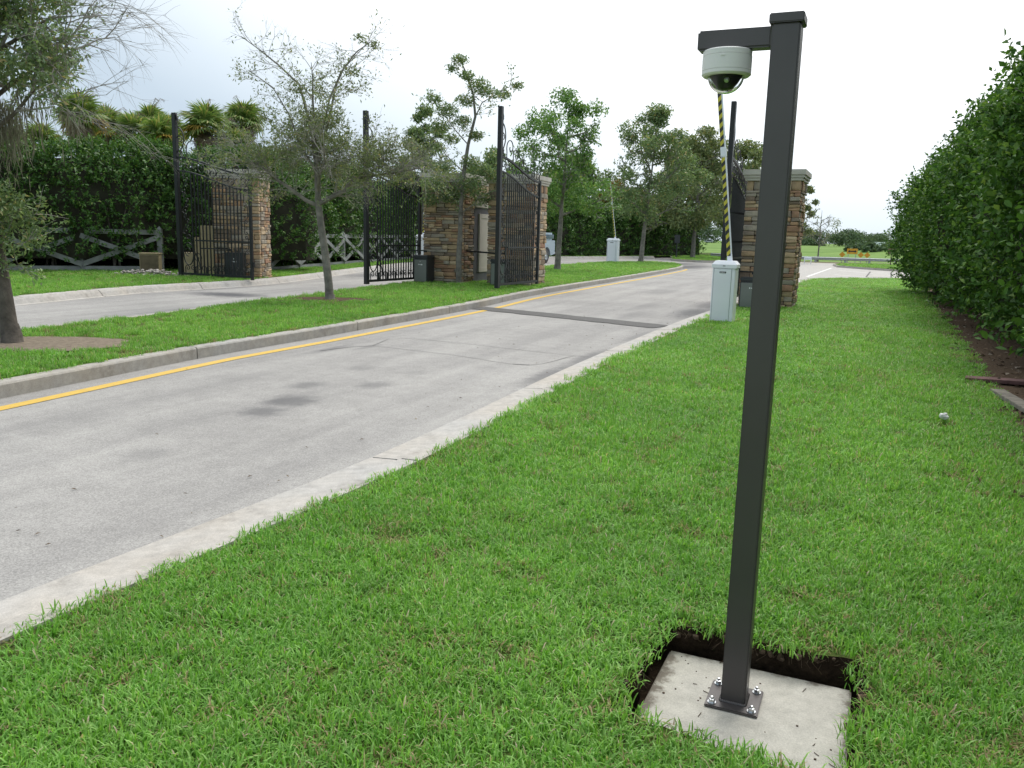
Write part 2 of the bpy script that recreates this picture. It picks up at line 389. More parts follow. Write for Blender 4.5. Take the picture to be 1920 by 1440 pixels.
# ------------------------------------------------------------------ mesh helpers
class MB:
    def __init__(s):
        s.v, s.f, s.mi = [], [], []
    def add(s, vs, fs, mi=0):
        o = len(s.v)
        s.v += [tuple(p) for p in vs]
        s.f += [tuple(i + o for i in f) for f in fs]
        s.mi += [mi] * len(fs)
        return s
    def box(s, x0, x1, y0, y1, z0, z1, mi=0):
        vs = [(x0, y0, z0), (x1, y0, z0), (x1, y1, z0), (x0, y1, z0), (x0, y0, z1), (x1, y0, z1), (x1, y1, z1), (x0, y1, z1)]
        return s.add(vs, [(3, 2, 1, 0), (4, 5, 6, 7), (0, 1, 5, 4), (1, 2, 6, 5), (2, 3, 7, 6), (3, 0, 4, 7)], mi)
    def bbox(s, x0, x1, y0, y1, z0, z1, bev=0.006, mi=0):
        bm = bmesh.new()
        bmesh.ops.create_cube(bm, size=1)
        for v in bm.verts:
            v.co = Vector(((x0 + x1) / 2 + v.co.x * (x1 - x0), (y0 + y1) / 2 + v.co.y * (y1 - y0), (z0 + z1) / 2 + v.co.z * (z1 - z0)))
        bmesh.ops.bevel(bm, geom=list(bm.edges), offset=bev, segments=2, affect='EDGES')
        bm.verts.index_update()
        s.add([v.co[:] for v in bm.verts], [[v.index for v in f.verts] for f in bm.faces], mi)
        bm.free()
        return s
    def tube(s, pts, rad, n=6, cap=True, flat=None, mi=0):
        pts = [Vector(p) for p in pts]
        if not hasattr(rad, '__len__'):
            rad = [rad] * len(pts)
        o = len(s.v)
        t0 = (pts[1] - pts[0]).normalized()
        a = Vector(flat) if flat else (Vector((0, 0, 1)) if abs(t0.z) < 0.9 else Vector((1, 0, 0)))
        for i, p in enumerate(pts):
            t = (pts[min(i + 1, len(pts) - 1)] - pts[max(i - 1, 0)])
            t = t.normalized() if t.length > 1e-9 else t0
            u = a - t * a.dot(t)
            if u.length < 1e-6:
                u = t.orthogonal()
            u.normalize()
            if not flat:
                a = u
            w = t.cross(u)
            off = math.pi / 4 if n == 4 else 0
            for k in range(n):
                g = 2 * math.pi * k / n + off
                q = p + (u * math.cos(g) + w * math.sin(g)) * rad[i]
                s.v.append((q.x, q.y, q.z))
        for i in range(len(pts) - 1):
            for k in range(n):
                k2 = (k + 1) % n
                s.f.append((o + i * n + k, o + i * n + k2, o + (i + 1) * n + k2, o + (i + 1) * n + k)); s.mi.append(mi)
        if cap:
            s.f.append(tuple(o + k for k in reversed(range(n)))); s.mi.append(mi)
            e = o + (len(pts) - 1) * n
            s.f.append(tuple(e + k for k in range(n))); s.mi.append(mi)
        return s
    def lathe(s, prof, n=32, c=(0, 0, 0), mi=0):
        o = len(s.v)
        for r, z in prof:
            for k in range(n):
                g = 2 * math.pi * k / n
                s.v.append((c[0] + r * math.cos(g), c[1] + r * math.sin(g), c[2] + z))
        for i in range(len(prof) - 1):
            for k in range(n):
                k2 = (k + 1) % n
                s.f.append((o + i * n + k, o + i * n + k2, o + (i + 1) * n + k2, o + (i + 1) * n + k)); s.mi.append(mi)
        return s
    def mesh(s, name, mats, smooth=False):
        me = bpy.data.meshes.new(name)
        me.from_pydata(s.v, [], s.f)
        if not isinstance(mats, (list, tuple)):
            mats = [mats]
        for m in mats:
            me.materials.append(m)
        if len(mats) > 1:
            me.polygons.foreach_set('material_index', s.mi)
        me.update()
        if smooth:
            me.polygons.foreach_set('use_smooth', [True] * len(me.polygons))
            me.set_sharp_from_angle(angle=math.radians(38))
        return me
    def build(s, name, mats, parent=None, smooth=False):
        return link(name, s.mesh(name, mats, smooth), parent)

def link(name, me, parent=None, loc=None, rot=None, scale=None):
    o = bpy.data.objects.new(name, me)
    COL.objects.link(o)
    if parent:
        o.parent = parent
    if loc is not None: o.location = loc
    if rot is not None: o.rotation_euler = rot
    if scale is not None: o.scale = scale
    return o

def tag(o, label=None, cat=None, group=None, kind=None):
    if label: o['label'] = label
    if cat: o['category'] = cat
    if group: o['group'] = group
    if kind: o['kind'] = kind
    return o

def thing(name, label, cat, loc=(0, 0, 0), rz=0.0, group=None):
    o = bpy.data.objects.new(name, None)
    o.empty_display_size = 0.2
    COL.objects.link(o)
    o.location = loc
    o.rotation_euler = (0, 0, rz)
    return tag(o, label, cat, group)

def sheet(name, poly, z, mat, holes=(), rot=0.0):
    """flat polygon sheet; rot turns the object's axes, not the sheet itself"""
    rings = [[Vector((x, y, 0)) for x, y in poly]] + [[Vector((x, y, 0)) for x, y in h] for h in holes]
    tris = tessellate_polygon(rings)
    c, s_ = math.cos(-rot), math.sin(-rot)
    vs = []
    for r_ in rings:
        for p in r_:
            vs.append((p.x * c - p.y * s_, p.x * s_ + p.y * c, z))
    me = bpy.data.meshes.new(name)
    fs = []
    for t in tris:
        a, b, c_ = (Vector(vs[i]) for i in t)
        fs.append(t if (b - a).cross(c_ - a).z > 0 else t[::-1])
    me.from_pydata(vs, [], fs)
    me.materials.append(mat)
    o = link(name, me)
    o.rotation_euler = (0, 0, rot)
    return o

def smooth_path(pts, step=0.6):
    """Catmull-Rom resampling of a 2-D path"""
    P = [np.array(p, float) for p in pts]
    P = [2 * P[0] - P[1]] + P + [2 * P[-1] - P[-2]]
    out = []
    for i in range(1, len(P) - 2):
        p0, p1, p2, p3 = P[i - 1:i + 3]
        n = max(1, int(np.linalg.norm(p2 - p1) / step))
        for k in range(n):
            t = k / n
            out.append(0.5 * (2 * p1 + (p2 - p0) * t + (2 * p0 - 5 * p1 + 4 * p2 - p3) * t * t + (3 * p1 - p0 - 3 * p2 + p3) * t ** 3))
    out.append(P[-2])
    return np.array(out)

def offset_path(p, d):
    """shift a 2-D path to its right by d"""
    t = np.gradient(p, axis=0)
    t /= np.linalg.norm(t, axis=1)[:, None]
    return p + np.stack([t[:, 1], -t[:, 0]], 1) * d

def quads_mesh(name, V, mat, nv=4):
    """V: (N, nv, 3) separate polygons -> one mesh"""
    n = len(V)
    me = bpy.data.meshes.new(name)
    me.vertices.add(n * nv)
    me.vertices.foreach_set('co', np.asarray(V, np.float32).reshape(-1))
    me.loops.add(n * nv)
    me.loops.foreach_set('vertex_index', np.arange(n * nv, dtype=np.int32))
    me.polygons.add(n)
    me.polygons.foreach_set('loop_start', np.arange(0, n * nv, nv, dtype=np.int32))
    me.materials.append(mat)
    me.update(calc_edges=True)
    return me

def unit(v):
    return v / np.maximum(np.linalg.norm(v, axis=-1, keepdims=True), 1e-9)

def leaf_quads(P, D, N, L, W, fold=0.25):
    """diamond leaves: base P, direction D, face normal N"""
    D = unit(D); S = unit(np.cross(D, N)); N = np.cross(S, D)
    L = np.asarray(L).reshape(-1, 1); W = np.asarray(W).reshape(-1, 1)
    a = P
    b = P + D * L * 0.5 + S * W * 0.5 + N * W * fold
    c = P + D * L - N * L * 0.12
    d = P + D * L * 0.5 - S * W * 0.5 + N * W * fold
    return np.stack([a, b, c, d], 1)

def in_poly(x, y, poly):
    poly = np.asarray(poly)
    ins = np.zeros(len(x), bool)
    j = len(poly) - 1
    for i in range(len(poly)):
        xi, yi = poly[i]; xj, yj = poly[j]
        c = ((yi > y) != (yj > y)) & (x < (xj - xi) * (y - yi) / (yj - yi + 1e-12) + xi)
        ins ^= c
        j = i
    return ins

# ------------------------------------------------------------------ ground, roads, kerbs
E1 = np.array([math.cos(R(-23.5)), math.sin(R(-23.5))])      # across the lane, to the right
E2 = np.array([-math.sin(R(-23.5)) * -1, math.cos(R(-23.5)) * -1])
E2 = np.array([math.sin(R(-23.5)), -math.cos(R(-23.5))])     # back towards the camera
SLAB0 = np.array([0.655, 2.98])                               # far left corner of the slab
SW = 0.64
def sl(a, b):
    return tuple(SLAB0 + E1 * a + E2 * b)
wob = lambda k: 0.018 * math.sin(k * 2.3) + 0.012 * math.sin(k * 5.1 + 1)
PIT = []
for k in range(9): PIT.append(sl(-0.068 + k / 8 * (SW + 0.13), -0.045 + wob(k) * .7))
PF = 0.11                                                     # how far the cut runs on towards the camera
for k in range(1, 9): PIT.append(sl(SW + 0.045 + wob(k + 20), -0.06 + k / 8 * (SW + 0.06 + PF)))
for k in range(1, 9): PIT.append(sl(SW + 0.045 - k / 8 * (SW + 0.13), SW + PF + wob(k + 40) - .10 * k / 8))
for k in range(1, 8): PIT.append(sl(-0.068 + wob(k + 60), SW + PF - .10 - k / 8 * (SW - 0.04 + PF)))

ring = [(1500 * math.sin(2 * math.pi * k / 48), 1500 * math.cos(2 * math.pi * k / 48)) for k in range(48)]
tag(sheet('ground', ring, -0.06, M['field'], [PIT]), kind='structure')

KR = smooth_path([(-6.0, -5.5), (-4.95, -3.0), (-3.45, 0.1), (-2.02, 3.09), (-1.16, 4.85), (-0.56, 6.27), (0.73, 9.67), (2.75, 14.55), (4.19, 17.76), (7.6, 25.2), (11.0, 32.6),
                  (12.4, 34.9), (14.7, 36.4), (18.1, 37.5), (26, 39.8), (40, 43.5)])
KL = smooth_path([(-8.6, -6), (-6.5, 0), (-5.3, 4), (-4.39, 6.95), (-3.55, 9.64), (-2.9, 11.2), (-0.88, 16.6), (0.66, 21.45), (4.85, 32.33), (7.75, 40.2), (8.45, 42.4), (8.95, 44.6), (9.25, 48.4),
                  (8.7, 49.9), (7.4, 49.8), (4.9, 46.7), (2.4, 41.2), (0.72, 36.3), (-2.72, 24.1), (-3.7, 20.9), (-4.56, 17.5), (-5.2, 15.1), (-5.65, 13.2), (-6.3, 11.0), (-6.6, 10.0), (-7.9, 5.5), (-10.5, -4)])
KV = smooth_path([(-11.6, 2), (-10.1, 9), (-9.0, 14.9), (-8.2, 18.6), (-7.35, 20.4), (-6.6, 22.4), (-6.0, 26.5), (-5.45, 31.9), (-4.4, 38.4), (-2.3, 46.5), (1.4, 53.6), (11.0, 64.9)])

road_poly = [tuple(p) for p in KR] + [(46, 60.5), (24.5, 62.4), (21.5, 63.4), (16, 70), (12, 68)] + [tuple(p) for p in (KV[::-1] + np.array([-0.3, 0.1]))] + [(-13, -6)]
tag(sheet('road', road_poly, 0.0, M['road'], rot=-ROAD_A), kind='structure')
tag(sheet('cross_road', [(11.3, 33.6), (12.4, 35.2), (14.7, 36.7), (18.1, 37.8), (26, 40.1), (40, 43.8), (46, 60.4), (24.5, 62.2), (21.5, 63.2), (17, 56), (12.5, 45)], 0.004, M['conroad']), kind='structure')

def strip_sheet(name, path, w0, w1, z, mat):
    a, b = offset_path(path, w0), offset_path(path, w1)
    m = MB()
    n = len(path)
    m.add([(p[0], p[1], z) for p in a] + [(p[0], p[1], z) for p in b], [(i, n + i, n + i + 1, i + 1) for i in range(n - 1)])
    return m.build(name, mat)

yl = smooth_path([(-8.3, -6.1), (-6.25, -0.1), (-5.05, 3.9), (-4.12, 6.85), (-3.28, 9.54), (-2.63, 11.1), (-0.62, 16.5), (0.92, 21.35), (5.1, 32.2), (8.0, 40.1), (8.6, 42.3)])
tag(strip_sheet('yellow_line', yl, -0.01, 0.125, 0.0045, M['yellow']), kind='structure')

def kerb(name, path, prof, mat, seg, flip=False, gap=0.022):
    """a kerb of cast lengths: profile (offset to the right, height) swept along the path, with open joints"""
    par = bpy.data.objects.new(name, None)
    COL.objects.link(par)
    tag(par, kind='structure')
    d = np.concatenate([[0], np.cumsum(np.linalg.norm(np.diff(path, axis=0), axis=1))])
    s, i = 0.0, 0
    while s < d[-1] - 0.3:
        L = seg[i % len(seg)] if isinstance(seg, list) else seg
        e_ = min(s + L, d[-1])
        t = np.linspace(s + gap / 2, e_ - gap / 2, max(2, int((e_ - s) / 0.5)))
        p = np.stack([np.interp(t, d, path[:, 0]), np.interp(t, d, path[:, 1])], 1)
        tg = np.stack([np.interp(t + 0.2, d, path[:, 0]) - np.interp(t - 0.2, d, path[:, 0]), np.interp(t + 0.2, d, path[:, 1]) - np.interp(t - 0.2, d, path[:, 1])], 1)
        tg = unit(tg)
        nr = np.stack([tg[:, 1], -tg[:, 0]], 1)
        m = MB()
        k = len(prof)
        dz = random.uniform(-0.002, 0.002)
        vs = []
        for q in range(len(t)):
            for (o, z) in prof:
                vs.append((p[q, 0] + nr[q, 0] * o, p[q, 1] + nr[q, 1] * o, z + (dz if z > 0 else 0)))
        fs = []
        for q in range(len(t) - 1):
            for j in range(k - 1):
                f = (q * k + j, (q + 1) * k + j, (q + 1) * k + j + 1, q * k + j + 1)
                fs.append(f if flip else f[::-1])
        fs.append(tuple(range(k)) if not flip else tuple(reversed(range(k))))
        fs.append(tuple((len(t) - 1) * k + j for j in (reversed(range(k)) if not flip else range(k))))
        m.add(vs, fs)
        m.build('kerb_length', mat, par)
        s = e_; i += 1
    return par

# upright kerb round the median: face on the right of the path (travelling away on the exit side)
kerb('median_kerb', KL, [(0.0, -0.05), (0.0, 0.115), (-0.012, 0.13), (-0.03, 0.135), (-0.15, 0.135), (-0.15, -0.05)][::-1], M['kerb'], [3.3, 3.1, 3.4])
kerb('lawn_kerb', KR, [(0.0, -0.04), (0.0, 0.008), (0.18, 0.018), (0.215, 0.014), (0.225, 0.03), (0.36, 0.034), (0.36, -0.04)], M['kerb_band'], [3.0, 2.9, 3.1])
kerb('verge_kerb', KV, [(0.0, -0.05), (0.0, 0.006), (-0.06, 0.02), (-0.12, 0.10), (-0.17, 0.14), (-0.32, 0.15), (-0.32, -0.05)], M['kerb_band'], [3.2, 3.0])

# turf beds
lawn_edge = offset_path(KR, 0.355)
HB = smooth_path([(24, 39), (17, 33.5), (13.4, 27.2), (11.77, 23.84), (9.4, 18.4), (7.17, 13.24), (5.28, 9.1), (4.28, 6.9), (3.81, 5.98), (2.75, 3.6), (1.3, 0.4), (-0.2, -3)], 0.8)
lawn_poly = [tuple(p) for p in lawn_edge if p[1] < 38.2 and p[0] < 22] + [tuple(p) for p in HB]
tag(sheet('lawn_soil', lawn_poly, 0.02, M['thatch'], [PIT]), kind='structure')
med_in = offset_path(KL, -0.145)
med_poly = [tuple(p) for p in med_in]
tag(sheet('median_soil', med_poly, 0.128, M['thatch']), kind='structure')
ver_in = offset_path(KV, -0.31)
ver_poly = [tuple(p) for p in ver_in] + [(30, 90), (0, 85), (-40, 45), (-40, 2)]
tag(sheet('verge_soil', ver_poly, 0.145, M['thatch']), kind='structure')
isl_a = [(10.7, 57.6), (11.2, 56.0), (12.3, 55.2), (13.6, 55.6), (16.5, 60), (20, 66), (18, 75), (13, 68.5), (11.6, 62)]
isl_b = [(20.2, 52.6), (20.9, 49), (22.3, 46.6), (25, 45.6), (33, 47.0), (36.5, 50.5), (29, 57.3), (24.6, 59.6), (22, 57.8)]
def island(poly, z, kn):
    c = np.mean(poly, axis=0)
    pp = smooth_path(list(poly) + [poly[0]], 0.8)
    q = c + (pp - c) * 0.975
    tag(sheet('island_soil', [tuple(x) for x in q[:-1]], z, M['thatch']), kind='structure')
    m = MB(); n = len(pp)
    m.add([(x, y, -0.02) for x, y in pp] + [(x, y, z - 0.005) for x, y in c + (pp - c) * 0.995] + [(x, y, z - 0.005) for x, y in c + (pp - c) * 0.97],
          [(i, i + 1, n + i + 1, n + i) for i in range(n - 1)] + [(n + i, n + i + 1, 2 * n + i + 1, 2 * n + i) for i in range(n - 1)])
    tag(m.build(kn, M['kerb']), kind='structure')
    return [tuple(x) for x in q]
isl_a_in = island(isl_a, 0.15, 'island_kerb')
isl_b_in = island(isl_b, 0.12, 'island_kerb')
tag(sheet('mulch_bed', [tuple(p + np.array([-0.25, 0.0])) for p in HB if p[1] < 30] + [(2.4, -3), (8.2, 8), (16.5, 26.5)], 0.032, M['mulch']), kind='structure')
tag(sheet('roadside_earth', [(20, 64.0), (24.5, 62.6), (46, 60.8), (70, 66), (70, 69), (24, 69), (21, 68)], -0.03, M['roadside']), kind='structure')

def disc(name, c, rx, ry, z, mat, n=28, seed=0):
    pl = []
    for k in range(n):
        g = 2 * math.pi * k / n
        rr = 1 + 0.16 * noise.noise((math.cos(g) * 2, math.sin(g) * 2, seed))
        pl.append((c[0] + rx * rr * math.cos(g), c[1] + ry * rr * math.sin(g)))
    tag(sheet(name, pl, z, mat), kind='structure')
    return pl
TA, TB, TC = (-5.75, 9.39), (-3.68, 16.54), (-1.53, 23.93)
bare_a = disc('bare_soil', (-5.35, 9.35), 0.95, 0.62, 0.146, M['sand'], seed=1)
bare_b = disc('bare_soil', (-3.62, 16.5), 0.85, 0.5, 0.146, M['mulch'], seed=5)

# tar band across the exit lane, with loop-detector saw cuts
def band(name, pts, w, z, mat, seed=0):
    p = smooth_path(pts, 0.25)
    n = len(p)
    a, b = offset_path(p, -w / 2), offset_path(p, w / 2)
    m = MB()
    vs = []
    for i in range(n):
        k1 = 0.1 * w * noise.noise((i * 0.7, seed, 0)); k2 = 0.1 * w * noise.noise((i * 0.7, seed, 9))
        vs.append((a[i, 0] + k1, a[i, 1] + k1, z)); vs.append((b[i, 0] + k2, b[i, 1] + k2, z))
    m.add(vs, [(2 * i, 2 * i + 1, 2 * i + 3, 2 * i + 2) for i in range(n - 1)])
    return tag(m.build(name, mat), kind='structure')
band('tar_band', [(-0.78, 16.98), (-0.2, 16.55), (1.0, 15.55), (2.0, 14.7), (2.56, 14.22)], 0.62, 0.0085, M['tar'], 3)
for pts, w in (([(-1.86, 10.9), (-1.5, 11.75), (0.8, 10.43)], 0.018), ([(-1.86, 10.9), (-0.7, 10.2), (0.18, 9.58), (0.78, 10.43), (1.1, 10.35)], 0.016),
               ([(1.1, 10.35), (1.6, 11.6), (2.35, 13.5), (2.62, 14.1)], 0.02), ([(-2.42, 10.3), (-2.1, 10.75), (-1.86, 10.9)], 0.03), ([(0.0, 9.62), (0.2, 9.6)], 0.035)):
    band('saw_cut', pts, w * .62, 0.0045, M['cut'], w * 100)
# painted lines and joints on the far crossing
def line(name, a, b, w, mat, z=0.0085):
    a, b = np.array(a, float), np.array(b, float)
    t = unit(b - a); n_ = np.array([t[1], -t[0]]) * w / 2
    m = MB()
    m.add([(*(a - n_), z), (*(a + n_), z), (*(b + n_), z), (*(b - n_), z)], [(0, 1, 2, 3)])
    o = m.build(name, mat)
    if o.data.polygons[0].normal.z < 0:
        o.data.flip_normals()
    return tag(o, kind='structure')
line('painted_line', (12.9, 36.9), (19.2, 50.8), 0.14, M['white_line'])
line('painted_line', (15.3, 40.0), (16.3, 37.6), 0.16, M['white_line'])
line('painted_line', (18.0, 46.5), (18.5, 42.8), 0.18, M['white_line'])
line('painted_line', (18.3, 41.2), (19.0, 38.9), 0.16, M['white_line'])
line('concrete_strip', (20.0, 45.7), (16.6, 38.1), 0.7, M['kerb_band'], 0.0125)
for k in range(2):
    line('saw_cut', (16.05 + k * 1.15, 38.2), (19.45 + k * 1.15, 45.8), 0.07, M['tar'])

# ------------------------------------------------------------------ camera post, slab and pit
m = MB()
n = len(PIT)
zp = -0.13
pc = np.mean(PIT, axis=0)
vs = [(x, y, 0.02) for x, y in PIT] + [(x + (pc[0] - x) * 0.02 + 0.008 * math.sin(i * 3.1), y + (pc[1] - y) * 0.02 + 0.008 * math.cos(i * 2.7), -0.05) for i, (x, y) in enumerate(PIT)] + [(x, y, zp) for x, y in PIT]
fs = [(i, (i + 1) % n, n + (i + 1) % n, n + i) for i in range(n)] + [(n + i, n + (i + 1) % n, 2 * n + (i + 1) % n, 2 * n + i) for i in range(n)] + [tuple(range(2 * n, 3 * n))]
m.add(vs, fs)
tag(m.build('soil_pit', M['pit']), kind='structure')

m = MB()
rr_ = random.Random(4)
for k in range(520):
    i = rr_.randrange(n); f_ = rr_.random()
    a_, b_ = PIT[i], PIT[(i + 1) % n]
    x, y = a_[0] + (b_[0] - a_[0]) * f_, a_[1] + (b_[1] - a_[1]) * f_
    inw = Vector((pc[0] - x, pc[1] - y, 0)).normalized()
    if k % 4 == 0:
        r_ = rr_.uniform(.005, .016); q = inw * rr_.uniform(-.02, .03)
        bm = bmesh.new(); bmesh.ops.create_icosphere(bm, subdivisions=1, radius=r_)
        cz_ = rr_.uniform(-.03, .025)
        for v in bm.verts: v.co = v.co * rr_.uniform(.75, 1.2) + Vector((x, y, cz_)) + q
        bm.verts.index_update()
        m.add([v.co[:] for v in bm.verts], [[v.index for v in f.verts] for f in bm.faces]); bm.free()
    else:
        L = rr_.uniform(.015, .05); sd = Vector((rr_.gauss(0, .5), rr_.gauss(0, .5), rr_.uniform(-.9, .1)))
        p0 = Vector((x, y, rr_.uniform(-.02, .03))) - inw * .012
        m.tube([p0, p0 + inw * L * .6, p0 + inw * L * .7 + sd * L], [.0016, .0013, .0008], 3, cap=False)
M['roots'] = plain('torn_roots', (0.085, 0.058, 0.036), .95, 0, .5, 30)
tag(m.build('torn_roots', M['roots']), 'torn roots and soil clods along the edge of the cut hole', 'roots', kind='stuff')

slab_o = thing('concrete_footing', 'square pale concrete slab sunk in a cut hole in the lawn under the camera post', 'footing', (*SLAB0, -0.12), R(-23.5))
m = MB(); m.bbox(-.015, SW, -SW - .16, 0, 0, 0.05, 0.006)
m.build('slab', M['slab'], slab_o)
# bits of soil and clippings lying on the slab
m = MB()
for k in range(30):
    x, y = random.uniform(0.02, SW - 0.02), -random.uniform(0.02, SW - 0.05)
    s_ = random.uniform(0.0015, 0.004)
    if k % 3:
        m.box(x - s_, x + s_, y - s_ * .7, y + s_ * .7, 0.0495, 0.05 + s_)
    else:
        g = random.uniform(0, 3.14); l = random.uniform(0.012, 0.03)
        m.tube([(x, y, 0.052), (x + l * math.cos(g), y + l * math.sin(g), 0.053)], 0.0014, 3)
tag(m.build('soil_crumbs', M['mulch'], slab_o), kind='stuff')

POSTC = (0.800, 2.640)
post = thing('camera_post', 'tall dark bronze square steel post with a short arm, bolted to the concrete footing', 'post', (*POSTC, -0.07), R(-23.5))
PW = 0.0415
m = MB(); m.bbox(-PW, PW, -PW, PW, 0.010, 2.208, 0.005); m.build('upright', M['post'], post)
m = MB(); m.bbox(-0.088, 0.088, -0.088, 0.088, 0.0, 0.0098, 0.003); m.build('base_plate', M['post'], post)
wld = MB()
for sx, sy in ((1, 0), (-1, 0), (0, 1), (0, -1)):
    for k in range(14):
        t = -PW + 2 * PW * (k + .5) / 14
        c = (sx * PW + (t if sx == 0 else 0), sy * PW + (t if sy == 0 else 0), 0.011)
        wld.lathe([(0.0, 0.006), (0.004, 0.004), (0.006, 0.0), (0.004, -0.004)], 6, c)
wld.build('weld_bead', M['post'], post, True)
bolt = MB()
bolt.lathe([(0.0145, 0.0), (0.0145, 0.003), (0.007, 0.003)], 20)
hexr = 0.0105
bolt.lathe([(hexr, 0.003), (hexr, 0.014), (0.006, 0.0155)], 6)
bolt.lathe([(0.005, 0.003), (0.005, 0.023), (0.0, 0.0245)], 12)
bme = bolt.mesh('anchor_bolt', M['zinc'])
for sx in (-1, 1):
    for sy in (-1, 1):
        link('anchor_bolt', bme, post, (sx * 0.066, sy * 0.066, 0.0099), (0, 0, random.uniform(0, 1)))
m = MB(); cw = PW + 0.0085
m.bbox(-cw, cw, -cw, cw, 2.2085, 2.236, 0.003)
m.add([(-cw + .004, -cw + .004, 2.2355), (cw - .004, -cw + .004, 2.2355), (cw - .004, cw - .004, 2.2355), (-cw + .004, cw - .004, 2.2355), (0, 0, 2.248)], [(0, 1, 4), (1, 2, 4), (2, 3, 4), (3, 0, 4)])
m.build('post_cap', M['post'], post)
m = MB(); m.bbox(-PW - 0.222, -PW - 0.0005, -0.029, 0.029, 2.146, 2.205, 0.006); m.build('arm', M['post'], post)
m = MB()
for k in range(16):
    t = -0.028 + 0.056 * (k + .5) / 16
    for c in ((-PW - .002, -0.029, 2.1755 + t), (-PW - .002, t, 2.147)):
        m.lathe([(0, .005), (.0035, .0035), (.005, 0), (.0035, -.0035), (0, -.005)], 6, c)
m.build('weld_bead', M['post'], post, True)

dome = thing('dome_camera', 'white round dome security camera hanging under the arm of the bronze post', 'camera', tuple(np.array([*POSTC, 2.0756]) + np.array([*(E1 * (-PW - 0.132)), 0])), R(-23.5))
rh = 0.075
m = MB()
m.lathe([(0.0, 0.0), (rh - .004, 0.0), (rh - .001, -.003), (rh - .001, -.0165), (rh - .003, -.0172), (rh, -.018), (rh, -.060), (rh - .002, -.0608), (rh, -.0615), (rh, -.071), (rh - .006, -.0765), (0.058, -.0768), (0.055, -.072)], 64)
m.build('housing', M['camwhite'], dome, True)
mg, nt, b = new_mat('clear_dome')
b.inputs['Base Color'].default_value = (0.93, 0.94, 0.95, 1); b.inputs['Roughness'].default_value = 0.02
b.inputs['Transmission Weight'].default_value = 1.0; b.inputs['IOR'].default_value = 1.06
m = MB()
m.lathe([(0.0555 * math.cos(g), -0.0725 - 0.054 * math.sin(g)) for g in np.linspace(0, math.pi / 2 - .02, 14)] + [(0.0, -0.1265)], 48)
m.build('dome_cover', mg, dome, True)
m = MB()
m.lathe([(0.0535, -0.070), (0.050, -0.079), (0.038, -0.098), (0.024, -0.114), (0.0, -0.119)], 32)
m.build('camera_shroud', M['black'], dome, True)
m = MB(); m.lathe([(0, -0.04), (0.010, -.038), (.012, -.03), (.012, 0.0)], 20)
ln_ = m.build('lens', M['zinc'], dome, True); ln_.location = (0.012, -0.032, -0.082); ln_.rotation_euler = (R(-38), R(14), 0); ln_.scale = (.7, .7, .45)
m = MB(); m.box(-.006, .006, -rh - .0015, -rh + .004, -.026, -.022); m.build('screw_cover', M['camwhite'], dome)

# ------------------------------------------------------------------ stone pillars
def stone_variants():
    out = []
    for (L, H) in ((0.20, 0.085), (0.30, 0.085), (0.42, 0.085), (0.30, 0.06), (0.24, 0.12), (0.36, 0.11)):
        bm = bmesh.new()
        bmesh.ops.create_cube(bm, size=1)
        for v in bm.verts:
            v.co = Vector((v.co.x * L, v.co.y * 0.14, v.co.z * H)) + Vector((random.uniform(-.008, .008), random.uniform(-.008, .008), random.uniform(-.006, .006)))
        bmesh.ops.bevel(bm, geom=list(bm.edges), offset=0.014, segments=1, affect='EDGES')
        for v in bm.verts:
            v.co += Vector((random.uniform(-.003, .003), random.uniform(-.004, .004), random.uniform(-.003, .003)))
        me = bpy.data.meshes.new('stone')
        bm.to_mesh(me); bm.free()
        me.materials.append(M['stone'])
        out.append((L, H, me))
    return out
STONES = stone_variants()

def stone_face(parent, width, z0, z1, place, seed, x_from=0.0, merged=None, rows=None):
    """coursed ledgestone on one face; place(u, z, proud) -> (location, yaw)"""
    rnd = random.Random(seed)
    rr = rows
    for (za, zb) in rr:
        if za < z0 - 1e-6 or zb > z1 + 1e-6:
            continue
        u = x_from
        h = zb - za
        soldier = h > 0.17
        while u < width - 1e-6:
            w = rnd.uniform(0.09, 0.2) if soldier else rnd.choice((rnd.uniform(0.14, 0.26), rnd.uniform(0.22, 0.42), rnd.uniform(0.3, 0.5)))
            if width - (u + w) < 0.10:
                w = width - u
            L, H, me = rnd.choice(STONES)
            split = (not soldier) and h > 0.105 and rnd.random() < 0.25
            spans = [(za, zb)]
            if split:
                zm = za + h * rnd.uniform(.42, .58)
                spans = [(za, zm), (zm, zb)]
            for (a, b_) in spans:
                loc, yaw = place(u + w / 2, (a + b_) / 2, rnd.uniform(-0.012, 0.026))
                sc = ((w - 0.010) / L, 1.0, (b_ - a - 0.008) / H)
                tilt = rnd.uniform(-0.014, 0.014)
                if merged is not None:
                    mat_ = Matrix.LocRotScale(Vector(loc), None, None) @ Matrix.Rotation(yaw, 4, 'Z') @ Matrix.Diagonal((*sc, 1))
                    merged.add([mat_ @ v.co for v in me.vertices], [tuple(p.vertices) for p in me.polygons])
                else:
                    link('stone', me, parent, loc, (tilt * .3, tilt, yaw), sc)
            u += w

def courses(z0, z1, seed, soldier=True):
    rnd = random.Random(seed)
    top = z1 - (0.21 if soldier else 0)
    out, z = [], z0
    while z < top - 1e-6:
        h = rnd.choice((0.065, 0.08, 0.095, 0.11, 0.125, 0.14))
        if top - (z + h) < 0.05:
            h = top - z
        out.append((z, z + h)); z += h
    if soldier:
        out.append((top, z1))
    return out

